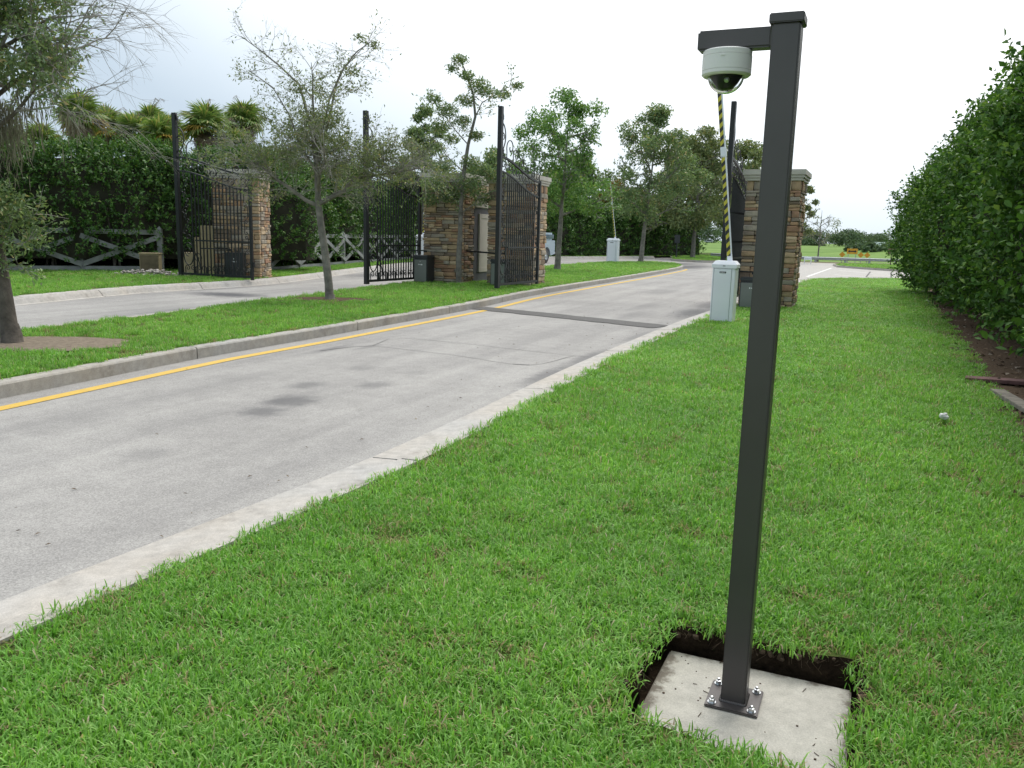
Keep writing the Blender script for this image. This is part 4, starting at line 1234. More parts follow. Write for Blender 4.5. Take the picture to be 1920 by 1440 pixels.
tag(link('foliage', quads_mesh('foliage', leaf_quads(np.array(Pq), np.array(Dq), np.array(Nq), Lq, Lq * .56), M['clusia']), HR), kind='stuff')
tw.build('stem', M['bark'], HR)
# pale new growth at the hedge foot
sp_ = thing('leafy_sprout', 'pale green sprout of new leaves at the foot of the right hedge', 'plant', (3.80, 6.15, .03), 0)
me = bpy.data.meshes.new('leaf')
me.from_pydata([(0, 0, 0), (.2, .35, .06), (.23, .7, .04), (0, 1.0, -.12), (-.23, .7, .04), (-.2, .35, .06), (0, .5, -.02)], [], [(0, 1, 6), (1, 2, 6), (2, 3, 6), (3, 4, 6), (4, 5, 6), (5, 0, 6)])
me.materials.append(M['clusia_new'])
m = MB(); m.tube([(.25, .1, 0), (.18, .05, .4), (.06, 0, .84)], [.012, .009, .005], 5); m.build('stem', M['bark'], sp_)
for k in range(11):
    g = k * 2.4; zz = .70 + .016 * k
    lo = link('leaf', me, sp_, (.09 - .003 * k, 0, zz), (R(random.uniform(5, 45)), random.uniform(-.3, .3), g), (.115,) * 3)

# chips, dead leaves, two planks and a scrap of litter on the mulch
nch = 2600
cs = r2.integers(0, len(HB) - 1, nch)
off_ = r2.uniform(-.1, .9, nch)
Pm = np.stack([HB[cs, 0] + off_ * .91 + r2.normal(0, .2, nch), HB[cs, 1] - off_ * .4 + r2.normal(0, .3, nch), np.full(nch, .036) + r2.uniform(0, .02, nch)], 1)
Dm = unit(np.stack([r2.normal(0, 1, nch), r2.normal(0, 1, nch), r2.normal(0, .25, nch)], 1))
Nm = unit(np.array([0, 0, 1]) + r2.normal(0, .4, (nch, 3)))
M['chip'] = leaf_mat('wood_chips', [(0, (0.07, 0.045, 0.03)), (0.5, (0.20, 0.145, 0.10)), (1, (0.42, 0.36, 0.29))], 0.05, 0.9, 0.1, (1, 1, 1))
Lm = r2.uniform(.02, .085, nch)
tag(link('wood_chips', quads_mesh('wood_chips', leaf_quads(Pm, Dm, Nm, Lm, Lm * .5), M['chip'])), 'wood chips and dead leaves along the hedge foot', 'mulch', kind='stuff')
def plank_at(label, a, b_, w, h, mat):
    a, b_ = Vector(a), Vector(b_)
    d_ = b_ - a
    m = MB(); m.bbox(0, d_.length, -w / 2, w / 2, 0, h, .004)
    o = m.build('plank', mat)
    o.location = a
    o.rotation_euler = (0, -math.asin(d_.z / d_.length), math.atan2(d_.y, d_.x))
    return tag(o, label, 'plank', 'loose planks on the mulch')
plank_at('weathered grey plank end sticking out of the mulch beside the hedge', (4.98, 8.38, .03), (4.42, 6.6, .08), .14, .04, plain('grey_weathered_wood', (.21, .19, .155), .9, 0, .35, 14, .4, 60))
plank_at('faded red plank lying across the mulch by the hedge foot', (5.05, 9.12, .035), (5.75, 8.72, .06), .2, .04, plain('faded_red_wood', (.15, .075, .07), .85, 0, .35, 9, .3, 60))
m = MB()
bm = bmesh.new(); bmesh.ops.create_icosphere(bm, subdivisions=2, radius=.036)
for v in bm.verts:
    v.co *= 1 + .5 * noise.noise(v.co * 40)
    v.co.z *= .8
bm.verts.index_update()
m.add([v.co[:] for v in bm.verts], [[v.index for v in f.verts] for f in bm.faces]); bm.free()
lt = m.build('paper_scrap', plain('white_paper', (.75, .74, .72), .8, 0, .05))
lt.location = (3.66, 6.86, .085)
tag(lt, 'crumpled white scrap of litter lying on the right lawn', 'litter')

# ------------------------------------------------------------------ trees
class Tree:
    def __init__(s, seed):
        s.r = random.Random(seed)
        s.trunk, s.twigs = MB(), MB()
        s.P, s.D = [], []
    def rv(s, k=1.0):
        return Vector((s.r.gauss(0, k), s.r.gauss(0, k), s.r.gauss(0, k)))
    def limb(s, pts, r0, r1, n=6, mb=None):
        k = len(pts)
        (mb or s.trunk).tube(pts, [r0 + (r1 - r0) * i / (k - 1) for i in range(k)], n)
    def grow(s, p, d, L, rad, lvl, up=0.05, wob=0.16, leaf=1.0, fork=(3, 5), ratio=0.62, ang=0.8, leafstep=0.05, maxl=3, lmin=1):
        steps = max(3, int(L / 0.16))
        pts, q, dd = [Vector(p)], Vector(p), Vector(d).normalized()
        for i in range(steps):
            dd = (dd + s.rv(wob) + Vector((0, 0, up))).normalized()
            q = q + dd * (L / steps)
            pts.append(q.copy())
        s.limb(pts, rad, rad * 0.35, 5 if lvl == 0 else (4 if lvl == 1 else 3), s.trunk if lvl == 0 else s.twigs)
        if lvl >= lmin and leaf > 0:
            cnt = int(L / leafstep * leaf)
            for i in range(cnt):
                t = s.r.uniform(.15, 1.0) * steps
                j = min(int(t), steps - 1)
                a = pts[j].lerp(pts[j + 1], t - j)
                s.P.append(a + s.rv(.03)); s.D.append((pts[j + 1] - pts[j]).normalized() * .5 + s.rv(.7))
        if lvl < maxl:
            for k in range(s.r.randint(*fork)):
                t = s.r.uniform(.3, 1.0) * steps
                j = min(int(t), steps - 1)
                a = pts[j].lerp(pts[j + 1], t - j)
                ax = s.rv(1).cross(dd)
                if ax.length < 1e-6: continue
                nd = Matrix.Rotation(ang * s.r.uniform(.6, 1.3), 3, ax.normalized()) @ (pts[j + 1] - pts[j]).normalized()
                s.grow(a, nd, L * ratio * s.r.uniform(.7, 1.2), rad * .5, lvl + 1, up, wob, leaf, fork, ratio, ang, leafstep, maxl, lmin)
    def blob(s, c, rad, n, flat=.7):
        for k in range(n):
            v = s.rv(1).normalized() * (s.r.random() ** .45)
            s.P.append(Vector(c) + Vector((v.x * rad, v.y * rad, v.z * rad * flat))); s.D.append(s.rv(1))
    def done(s, name, label, loc, leafL, leaf_m, bark_m, twig_m, group=None, wr=.42, seed=0, cat='tree'):
        o = thing(name, label, cat, loc, 0, group)
        s.trunk.v = [tuple(Vector(v) + Vector((noise.noise((v[0] * 9, v[1] * 9, v[2] * 4 + seed)), noise.noise((v[0] * 9 + 7, v[1] * 9, v[2] * 4 + seed)), 0)) * .016) for v in s.trunk.v]
        s.trunk.build('trunk', bark_m, o, True)
        if s.twigs.v:
            s.twigs.build('branches', twig_m, o, True)
        if s.P:
            rr = np.random.default_rng(seed)
            P_ = np.array([tuple(p) for p in s.P]); D_ = unit(np.array([tuple(p) for p in s.D]))
            N_ = unit(rr.normal(0, .7, P_.shape) + np.array([0, 0, .8]))
            L_ = leafL * rr.uniform(.65, 1.3, len(P_))
            c = link('crown', quads_mesh('crown', leaf_quads(P_, D_, N_, L_, L_ * wr), leaf_m), o)
            tag(c, kind='stuff')
        return o

V3 = Vector
# A: oak at the left edge, hung with moss
t = Tree(101)
t.limb([(0.02, 0, -.05), (0.0, 0, .12), (-.04, 0, .6), (-.10, .02, 1.3), (-.20, .03, 1.9), (-.30, .02, 2.6), (-.38, 0, 3.3), (-.45, 0, 4.4)], .098, .05, 12)
t.limb([(.03, -.02, -.03), (.01, 0, .10), (.0, 0, .22)], .125, .093, 12)
limbs = [(-.24, 2.15, (1, -.1, .28), 1.15), (-.28, 2.5, (.9, .3, .45), 1.25), (-.33, 2.9, (1, -.3, .5), 1.3), (-.36, 3.2, (.8, .1, .75), 1.25), (-.40, 3.7, (.7, .4, .9), 1.25), (-.42, 4.1, (.4, -.4, 1), 1.2),
         (-.25, 2.3, (-1, .2, .3), 1.8), (-.3, 2.8, (-.8, -.5, .5), 1.8), (-.38, 3.4, (-.7, .5, .8), 1.6), (-.28, 2.4, (.2, -1, .3), 1.6), (-.3, 2.7, (.1, 1, .4), 1.6), (-.43, 4.3, (-.2, .1, 1), 1.4)]
for li, (x, z, d, L) in enumerate(limbs):
    t.grow((x, 0, z), d, L, .034, 0, -.01, .12, .12 if li < 2 else .95, (2, 3) if li < 2 else (5, 7), .52, .75, .030, 3, 1)
# bare outer twigs drooping to the right
for k in range(26):
    b0 = V3((random.uniform(.35, .85), random.uniform(-.4, .5), random.uniform(2.6, 4.0)))
    t.grow(b0, (1, random.uniform(-.4, .4), random.uniform(-.15, .45)), random.uniform(.55, .9), .007, 1, -.045, .10, 0, (3, 5), .6, .5, .1, 3)
for k in range(24):
    c = (-.3 + random.gauss(0, .5), random.gauss(0, .5), random.uniform(2.75, 4.6))
    t.blob(c, random.uniform(.20, .36), 300)
for k in range(15):
    t.blob((random.uniform(-.15, .75), random.gauss(0, .4), random.uniform(2.95, 4.1)), random.uniform(.16, .30), 260)
for k in range(9):
    t.blob((random.uniform(-.1, .28), random.gauss(0, .15), random.uniform(.85, 1.7)), random.uniform(.12, .22), 110)
for k in range(15):                                                    # leafy shoots up the trunk
    z = random.uniform(.75, 1.75)
    t.grow((-.05 - .06 * z, 0, z), (random.choice((-1, .2, 1)) + random.gauss(0, .2), random.gauss(0, .4), .55), .50, .010, 1, .05, .15, 1.6, (2, 4), .7, .7, .03, 2)
tree_a = t.done('oak_tree', 'oak at the left edge with leafy shoots up its trunk and hanging grey moss', (TA[0], TA[1], .13), .062, M['oak'], M['bark'], M['twig'], 'young oaks along the median', .40, 1)
mo = np.random.default_rng(9)
Pm_, Dm_ = [], []
for (cx, cz, w, h, n_) in ((.12, 2.66, .22, .62, 620), (-.12, 2.75, .25, .55, 480), (.45, 2.8, .10, .38, 150), (.72, 3.35, .10, .30, 130), (.05, 3.25, .12, .35, 120), (.85, 2.65, .08, .3, 90), (-.5, 2.6, .25, .6, 300)):
    for k in range(n_):
        a = np.array([cx + mo.normal(0, w * .55), mo.normal(0, .16), cz - abs(mo.normal(0, .55)) * h * (1 - .5 * abs(mo.normal(0, .4)))])
        Pm_.append(a); Dm_.append([mo.normal(0, .16), mo.normal(0, .16), -1])
Lm_ = mo.uniform(.10, .26, len(Pm_))
tag(link('hanging_moss', quads_mesh('hanging_moss', leaf_quads(np.array(Pm_), np.array(Dm_), mo.normal(0, 1, (len(Pm_), 3)), Lm_, np.full(len(Pm_), .011)), M['moss']), tree_a), kind='stuff')

# B: half-bare oak in the middle of the median
t = Tree(202)
t.limb([(0.0, 0, -.05), (-.015, 0, .3), (-.06, 0, .8), (-.13, 0, 1.3), (-.20, 0, 1.85), (-.21, .02, 2.3), (-.20, .02, 2.7)], .088, .05, 10)
t.limb([(0.01, 0, -.04), (0, 0, .10)], .115, .098, 10)
stemsB = [([(-.205, 0, 2.35), (-.27, .05, 2.8), (-.36, .1, 3.4), (-.55, .1, 4.1), (-.95, .1, 4.45), (-1.35, .1, 4.75), (-1.65, .1, 4.95)], .035),
          ([(-.20, 0, 2.6), (-.24, -.05, 3.1), (-.27, 0, 3.8), (-.28, .05, 4.2), (-.30, .05, 4.5)], .035),
          ([(-.20, 0, 2.5), (-.12, .1, 3.0), (.02, .15, 3.5), (.12, .2, 4.1), (.30, .2, 4.45), (.55, .2, 4.75), (.85, .2, 4.95)], .035),
          ([(-.20, 0, 2.65), (-.08, -.1, 3.2), (.08, -.15, 3.8), (.3, -.15, 4.3), (.75, -.2, 4.75)], .026),
          ([(-.21, 0, 2.45), (-.5, -.1, 2.95), (-.7, -.1, 3.5), (-1.0, -.1, 4.0), (-1.45, -.1, 4.3)], .024)]
for pts, r0 in stemsB:
    t.limb(pts, r0, .006, 5)
    for i in range(len(pts) - 1):
        a, b_ = V3(pts[i]), V3(pts[i + 1])
        for k in range(4):
            q = a.lerp(b_, t.r.random())
            frac = (i + .5) / len(pts)
            lf = .9 if q.z < 3.4 else (.4 if q.z < 4.2 else .15)
            d = V3((t.r.gauss(0, 1), t.r.gauss(0, .7), t.r.uniform(.1, .9)))
            t.grow(q, d, t.r.uniform(.4, .7), .006, 1, .0, .15, lf, (3, 4), .58, .65, .03, 3)
lowL = [(-.20, 0, 1.82), (-.42, .0, 1.92), (-.75, 0, 2.15), (-1.05, -.05, 2.35), (-1.35, -.05, 2.6), (-1.75, -.05, 2.62)]
lowR = [(-.19, 0, 1.86), (.06, 0, 2.0), (.30, 0, 2.12), (.50, 0, 2.36), (.85, 0, 2.42), (1.30, .05, 2.5), (1.9, .05, 2.62)]
lowB = [(-.2, 0, 2.0), (-.3, .35, 2.3), (-.35, .8, 2.6), (-.3, 1.3, 2.9)]
lowF = [(-.2, 0, 2.1), (-.1, -.35, 2.35), (.1, -.7, 2.6), (.2, -1.2, 2.8)]
for pts, r0 in ((lowL, .042), (lowR, .052), (lowB, .035), (lowF, .03)):
    t.limb(pts, r0, .012, 6)
    for i in range(1, len(pts) - 1):
        a, b_ = V3(pts[i]), V3(pts[i + 1])
        sx = 1 if pts is lowR else (-1 if pts is lowL else 0)
        for k in range(9):
            q = a.lerp(b_, t.r.random())
            d = V3((t.r.gauss(.5 * sx, .7), t.r.gauss(0, .7), t.r.uniform(-.15, 1.0)))
            t.grow(q, d, t.r.uniform(.45, .85), .009, 1, -.01, .16, t.r.choice((0, 0, .4, 1.0)), (4, 6), .6, .7, .035, 3)
for (x, z, rr, n_) in ((-.9, 2.9, .4, 340), (-.35, 3.0, .45, 380), (.35, 2.95, .45, 420), (.95, 2.9, .45, 380), (1.45, 2.95, .4, 260), (-1.35, 2.75, .35, 260), (.1, 3.5, .35, 160), (-.5, 3.5, .35, 160), (.66, 4.95, .14, 60), (.88, 4.85, .12, 45), (.55, 4.3, .14, 55), (-.55, 4.0, .2, 70), (-.1, 3.95, .25, 90)):
    t.blob((x, t.r.gauss(0, .25), z), rr, int(n_ * 1.6))
t.done('oak_tree', 'half-bare grey oak in the middle of the median with low spreading limbs', (TB[0], TB[1], .13), .066, M['oak_grey'], M['bark_light'], M['twig'], 'young oaks along the median', .36, 2)

# C: slender oak in front of the long pillar
t = Tree(303)
t.limb([(0, 0, -.05), (-.01, 0, .8), (.02, 0, 1.6), (.03, 0, 2.3), (.09, 0, 3.2), (.20, 0, 4.1), (.38, 0, 4.9), (.32, 0, 5.5), (.12, 0, 6.1), (-.05, 0, 6.5)], .085, .012, 8)
for pts, r0 in (([(.38, 0, 4.9), (.55, 0, 5.3), (1.0, 0, 5.6), (1.55, 0, 5.95)], .022), ([(.2, 0, 4.1), (-.15, 0, 4.5), (-.5, 0, 5.0), (-.8, 0, 5.4)], .022), ([(.1, 0, 3.3), (-.4, .1, 3.8), (-.7, .1, 4.3)], .02),
                ([(.06, 0, 2.9), (.5, 0, 3.2), (.9, 0, 3.35)], .02), ([(.03, 0, 2.4), (-.5, 0, 2.75), (-.9, 0, 2.9)], .02), ([(.03, 0, 2.1), (.4, -.2, 2.4), (.6, -.3, 2.75)], .018), ([(.05, 0, 2.7), (-.2, -.5, 3.1)], .018)):
    t.limb(pts, r0, .006, 4)
    for i in range(len(pts) - 1):
        for k in range(4):
            q = V3(pts[i]).lerp(V3(pts[i + 1]), t.r.random())
            t.grow(q, V3((t.r.gauss(0, 1), t.r.gauss(0, .8), t.r.uniform(-.1, .8))), t.r.uniform(.3, .55), .008, 1, .03, .14, .9, (2, 3), .6, .7, .045, 2)
for (x, z, rr, n_) in ((-.05, 6.45, .24, 130), (-.25, 6.2, .18, 80), (.15, 6.0, .22, 120), (.45, 5.75, .34, 220), (.75, 5.55, .28, 130), (1.1, 5.65, .2, 90), (1.45, 5.85, .2, 90), (.1, 5.35, .3, 160), (-.35, 5.0, .32, 220), (-.7, 5.35, .22, 110),
                       (-.55, 4.6, .3, 190), (.05, 4.7, .28, 150), (-.25, 4.3, .25, 110), (.42, 4.35, .2, 130), (.25, 3.6, .3, 200), (-.4, 3.4, .35, 220), (.65, 3.4, .3, 160), (-.7, 2.95, .38, 260), (.3, 2.95, .42, 320), (-.2, 2.65, .4, 300), (.6, 2.6, .35, 220), (-.85, 2.5, .3, 180), (.95, 3.2, .25, 130)):
    t.blob((x, t.r.gauss(0, .2), z), rr, int(n_ * 2.2))
t.trunk.v = [(x, y, z * .90) for x, y, z in t.trunk.v]
t.twigs.v = [(x, y, z * .90) for x, y, z in t.twigs.v]
for p_ in t.P: p_.z *= .90
t.done('oak_tree', 'slender leaning oak right in front of the long median pillar', (TC[0], TC[1] - 1.15, .13), .078, M['oak'], M['bark_light'], M['twig'], 'young oaks along the median', .42, 3)

def oak(label, loc, H, W, base, seed, leafL, mat, n_blobs=34, tr=.13, dark=1.0, lean=0.0, shape=1.0, sparse=1.0, name='oak_tree', group='young oaks along the median'):
    t = Tree(seed)
    t.limb([(0, 0, -.1), (lean * .1, 0, H * .12), (lean * .25, 0, H * .25), (lean * .4, .05, H * .4), (lean * .7, .0, H * .6), (lean, 0, H * .9)], tr, tr * .15, 8)
    t.limb([(0, 0, -.08), (0, 0, .2)], tr * 1.25, tr, 8)
    for k in range(11):
        z = base + (H - base) * (k / 11) * .75
        g = k * 2.399 + t.r.uniform(-.3, .3)
        ln = W * (1.0 - .55 * (k / 11)) * t.r.uniform(.75, 1.1)
        t.grow((lean * z / H, 0, z - .3), (math.cos(g), math.sin(g), t.r.uniform(.35, .8)), ln, tr * .38, 0, .03, .12, 1.2 * sparse, (4, 6), .5, .75, leafL * .5, 2, 0)
    for k in range(int(n_blobs * 1.25)):
        zz = t.r.random()
        z = base + (H - base) * zz
        rad = W * (math.sin(math.pi * min(1, .18 + .80 * zz)) ** .8) * shape
        g = t.r.uniform(0, 6.283); rr = rad * math.sqrt(t.r.random())
        t.blob((lean * z / H + rr * math.cos(g), rr * math.sin(g), z), W * t.r.uniform(.17, .29), int(270 * sparse))
    return t.done(name, label, loc, leafL, mat, M['bark_light'], M['twig'], group, .45, seed)
oak('broad leafy oak just right of the gate pillar with the open leaf', (1.73, 34.2, .13), 6.9, 2.3, 2.5, 404, .135, M['oak_bright'], 30, .135, lean=.25)
oak('round-headed oak on the median tip right of the far barrier', (7.33, 48.9, .13), 8.4, 2.9, 2.6, 505, .18, M['oak'], 34, .15, lean=.5)
oak('dense greyish oak on the far kerbed island left of the near barrier arm', (13.43, 63.6, .15), 9.2, 3.6, 2.6, 606, .24, M['oak_grey'], 46, .19, lean=.2)
oak('oak crown showing above the right-hand pillar beyond the gate', (20.3, 75.5, 0), 9.8, 3.6, 3.0, 707, .27, M['oak_grey'], 42, .2)
oak('leafy oak half hidden by the right-hand stone pillar', (20.3, 60.2, -.05), 5.9, 1.05, 1.9, 808, .17, M['oak_grey'], 15, .12, sparse=.8)
oak('thin nearly leafless tree beyond the cross road', (24.7, 68.5, -.05), 4.6, 1.7, 1.5, 909, .16, M['oak_grey'], 3, .08, sparse=.22, group='trees beyond the gate')
oak('oak standing behind the long median pillar', (-4.6, 41.6, .1), 7.2, 1.7, 3.0, 910, .16, M['oak'], 22, .14)
oak('yellowing tree over the far hedge between two oaks', (9.6, 78.5, 0), 6.6, 2.6, 3.2, 911, .26, M['autumn'], 24, .16, group='trees beyond the gate')
oak('brownish tree over the far hedge at the hedge end', (14.2, 82, 0), 6.2, 2.4, 2.9, 912, .27, M['autumn'], 20, .16, group='trees beyond the gate')
oak('tall oak rising behind the far island oak', (17.4, 84.5, 0), 10.2, 3.8, 3.0, 913, .29, M['oak'], 40, .22, group='trees beyond the gate')
oak('oak over the hedge left of the broad leafy oak', (-1.6, 62.5, 0), 7.4, 2.9, 3.0, 914, .24, M['oak'], 32, .2, group='trees beyond the gate')
oak('oak over the hedge behind the far barrier', (4.6, 71.5, 0), 7.9, 2.8, 3.0, 915, .26, M['oak'], 30, .2, group='trees beyond the gate')

# ------------------------------------------------------------------ cabbage palms behind the left hedge
def frond_mesh(mat, seed, droop):
    rr = random.Random(seed)
    V = []
    st = V3((0, 0, 0)); base = V3((.62, 0, -.02))
    n_ = 26
    for k in range(n_):
        g = -2.25 + 4.5 * k / (n_ - 1)
        L = (.95 - .22 * abs(g) / 2.25) * rr.uniform(.85, 1.1)
        d = V3((math.cos(g), math.sin(g), .10 * math.cos(g)))
        side = V3((-math.sin(g), math.cos(g), 0))
        w = .052
        mid = base + d * L * .55 + V3((0, 0, .02))
        tip = base + d * L + V3((0, 0, -droop * L * rr.uniform(.5, 1.3)))
        z1 = V3((0, 0, .02 if k % 2 else -.02))
        V.append([base, mid + side * w + z1, tip, mid - side * w - z1])
    V.append([st + V3((0, .018, 0)), base + V3((0, .012, 0)), base + V3((0, -.012, 0)), st + V3((0, -.018, 0))])
    return quads_mesh('frond', np.array([[tuple(p) for p in q] for q in V]), mat)
FG = [frond_mesh(M['palm'], s_, .25 + .12 * s_) for s_ in range(3)]
FY = frond_mesh(M['palm_old'], 7, .4)
FD = [frond_mesh(M['palm_dead'], 8 + s_, .9) for s_ in range(2)]
def palm(label, loc, H, seed, nf=20, sc=1.0, old=2, dead=7):
    rr = random.Random(seed)
    o = thing('cabbage_palm', label, 'palm tree', loc, rr.uniform(0, 6), 'cabbage palms behind the left hedge')
    m = MB(); lx = rr.uniform(-.4, .4)
    m.tube([(lx, 0, -.1), (lx * .6, 0, H * .4), (lx * .2, 0, H * .8), (0, 0, H)], [.19, .16, .15, .17], 8); m.build('trunk', M['palmbark'], o, True)
    for k in range(nf):
        el = R(78) - (k / nf) * R(105)
        link('frond', rr.choice(FG), o, (0, 0, H), (rr.uniform(-.3, .3), -el, k * 2.399), (sc * rr.uniform(.85, 1.1),) * 3)
    for k in range(old):
        f_ = link('frond', FY, o, (0, 0, H), (0, R(rr.uniform(-10, 35)), rr.uniform(0, 6.28)), (sc,) * 3)
        f_['label'] = 'yellowed frond'
    for k in range(dead):
        f_ = link('frond', rr.choice(FD), o, (0, 0, H - .12), (rr.uniform(-.4, .4), R(rr.uniform(48, 82)), k * 2.399 + 1), (sc * .85,) * 3)
        f_['label'] = 'hanging dead brown frond'
    m = MB()
    for k in range(2):
        g = rr.uniform(0, 6.28)
        pts = [(0, 0, H), (.5 * math.cos(g), .5 * math.sin(g), H + .8), (1.2 * math.cos(g), 1.2 * math.sin(g), H + 1.15), (1.7 * math.cos(g), 1.7 * math.sin(g), H + 1.0)]
        m.tube(pts, [.015, .012, .008, .004], 3)
        for q in range(26):
            t_ = rr.uniform(.35, 1) * 3; j = min(2, int(t_)); a = V3(pts[j]).lerp(V3(pts[j + 1]), t_ - j)
            m.tube([a, a + V3((rr.gauss(0, .12), rr.gauss(0, .12), -.12 + rr.gauss(0, .08)))], .004, 3, cap=False)
    m.build('flower_stalk', M['palm_dead'], o)
    return o
palms = [('palm farthest left of the row, showing between the moss strands', (-21.2, 42, 0), 6.0, 1, .95), ('slim palm just left of the palm with the heavy dead skirt', (-16.9, 41.5, 0), 6.0, 1, .85), ('palm with yellowed fronds right behind the orange-fronded palm', (-18.2, 42.5, 0), 6.5, 4, .95), ('palm at the far left behind the mossy oak, mostly hidden', (-22.3, 40, 0), 5.2, 1, .95), ('tallest left palm showing bright orange-yellow fronds behind the mossy oak', (-18.85, 37, 0), 6.1, 6, 1.0),
         ('palm behind the mossy oak twigs, second from the orange-fronded palm', (-19.6, 41, 0), 6.1, 2, .95), ('palm with a brown skirt behind the drooping oak twigs', (-17.9, 40, 0), 5.8, 2, .9),
         ('palm with a heavy dead skirt just left of the folded gate leaf', (-15.9, 38, 0), 5.4, 1, .9), ('full green palm just right of the top of the folded gate leaf', (-14.5, 40, 0), 6.15, 3, 1.08),
         ('rightmost and tallest palm beside the bare oak', (-14.1, 44, 0), 6.9, 2, 1.05), ('low palm below the tallest one beside the bare oak', (-13.4, 40.5, 0), 5.4, 1, .8), ('low palm behind the trunk of the mossy oak', (-22.8, 38, 0), 4.9, 2, .9)]
for i, (lb, loc, H, old, sc) in enumerate(palms):
    palm(lb, loc, H - .12, 60 + i, 24, sc * .84, old, 10)

# ------------------------------------------------------------------ pickup behind the pillar
def pickup(loc, yaw):
    o = thing('pickup_truck', 'pale blue-silver pickup truck half hidden behind the gate pillar', 'truck', loc, yaw)
    paint = plain('pale_silver_blue_paint', (.50, .58, .66), .25, .3, .03, 2)
    glass, nt, b = new_mat('tinted_glass'); b.inputs['Base Color'].default_value = (.10, .14, .18, 1); b.inputs['Roughness'].default_value = .05
    chrome = M['zinc']
    def side_profile(y0, y1, prof):
        m = MB(); n_ = len(prof)
        m.add([(x, y0, z) for x, z in prof] + [(x, y1, z) for x, z in prof], [tuple(range(n_)), tuple(reversed(range(n_, 2 * n_)))] + [(i, i + n_, (i + 1) % n_ + n_, (i + 1) % n_) for i in range(n_)])
        return m
    def arch(cx):
        return [(cx + .46 * math.cos(g), .42 + .46 * math.sin(g)) for g in np.linspace(0.05, math.pi - .05, 10)]
    # x forward to the right (+x = tail seen beside the pillar)
    prof = [(2.72, .50), (2.76, 1.0), (2.72, 1.24), (.75, 1.24), (.75, 1.16), (-.95, 1.16), (-2.2, 1.08), (-2.62, .98), (-2.68, .45), (-2.2, .42)] + arch(-1.68)[::-1] + [(-1.15, .38), (1.2, .38)] + arch(1.72)[::-1] + [(2.25, .42)]
    body = side_profile(-.95, .95, prof); body.build('body', paint, o)
    cab = MB()
    lo_, hi = [(-1.05, 1.16), (.85, 1.16)], [(-.35, 1.78), (.62, 1.78)]
    cab.add([(lo_[0][0], -.90, 1.165), (lo_[1][0], -.90, 1.165), (lo_[1][0], .90, 1.165), (lo_[0][0], .90, 1.165), (hi[0][0], -.74, 1.78), (hi[1][0], -.74, 1.78), (hi[1][0], .74, 1.78), (hi[0][0], .74, 1.78)],
            [(4, 5, 6, 7), (0, 1, 5, 4), (1, 2, 6, 5), (2, 3, 7, 6), (3, 0, 4, 7)])
    cab.build('cab', paint, o)
    top = MB(); top.bbox(.90, 2.70, -.92, .92, 1.245, 1.66, .10); cp = top.build('bed_cap', paint, o)
    g_ = MB(); g_.bbox(1.0, 2.55, -.935, -.915, 1.33, 1.56, .004); g_.bbox(2.695, 2.712, -.78, .78, 1.33, 1.58, .004); g_.build('window', glass, cp)
    for sy in (-1, 1):
        w = MB()
        w.add([(-.86, sy * .86, 1.22), (.02, sy * .875, 1.22), (.02, sy * .752, 1.72), (-.36, sy * .752, 1.72)], [(0, 1, 2, 3)]); w.add([(.08, sy * .875, 1.22), (.76, sy * .88, 1.22), (.60, sy * .752, 1.72), (.08, sy * .752, 1.72)], [(0, 1, 2, 3)])
        w.build('window', glass, o)
    w = MB(); w.add([(-1.02, -.80, 1.20), (-1.02, .80, 1.20), (-.42, .66, 1.74), (-.42, -.66, 1.74)], [(0, 1, 2, 3)]); w.build('windscreen', glass, o)
    for cx in (-1.68, 1.72):
        for sy in (-1, 1):
            m = MB(); m.lathe([(.20, -.11), (.33, -.11), (.375, -.08), (.38, 0), (.375, .08), (.33, .11), (.20, .11)], 24)
            ty = m.build('wheel', M['black'], o, True); ty.location = (cx, sy * .82, .38); ty.rotation_euler = (R(90), 0, 0)
            m = MB(); m.lathe([(0, .10), (.07, .10), (.09, .07), (.20, .08), (.22, .10), (.22, -.10), (0, -.10)], 24)
            rm = m.build('rim', chrome, ty, True); rm.scale = (1, 1, -sy if sy > 0 else 1)
    m = MB(); m.bbox(2.74, 2.90, -.92, .92, .48, .64, .03); m.build('bumper', chrome, o)
    m = MB(); m.bbox(-2.82, -2.66, -.94, .94, .42, .62, .03); m.build('bumper', chrome, o)
    red = plain('tail_light_red', (.4, .02, .02), .3)
    for sy in (-1, 1):
        m = MB(); m.bbox(2.73, 2.78, sy * .86 - .07, sy * .86 + .07, .78, 1.12, .01); m.build('tail_light', red, o)
    m = MB(); m.bbox(2.752, 2.775, -.76, .76, .70, 1.20, .008); m.build('tailgate', paint, o)
    return o
pickup((0.09, 45.0, 0.0), R(62.5))

# ------------------------------------------------------------------ far side of the cross road
def diamond_sign(label, loc, s_, zc_, group, yaw=0.0):
    o = thing('diamond_sign', label, 'road sign', loc, R(-22) + yaw, group)
    m = MB(); m.box(-.025, .025, .012, .05, -.1, zc_ + .1); m.build('sign_post', M['galv'], o)
    m = MB(); h = s_ / 2 * 1.414
    m.add([(0, 0, zc_ - h), (h, 0, zc_), (0, 0, zc_ + h), (-h, 0, zc_), (0, .01, zc_ - h), (h, .01, zc_), (0, .01, zc_ + h), (-h, .01, zc_)], [(0, 1, 2, 3), (7, 6, 5, 4)] + [(i, 4 + i, 4 + (i + 1) % 4, (i + 1) % 4) for i in range(4)])
    f = m.build('sign_plate', M['signy'], o)
    return o, f
M['signy'] = plain('sign_yellow', (.72, .38, .03), .5, 0, .05)
M['signo'] = plain('sign_orange', (.72, .30, .04), .5, 0, .05)
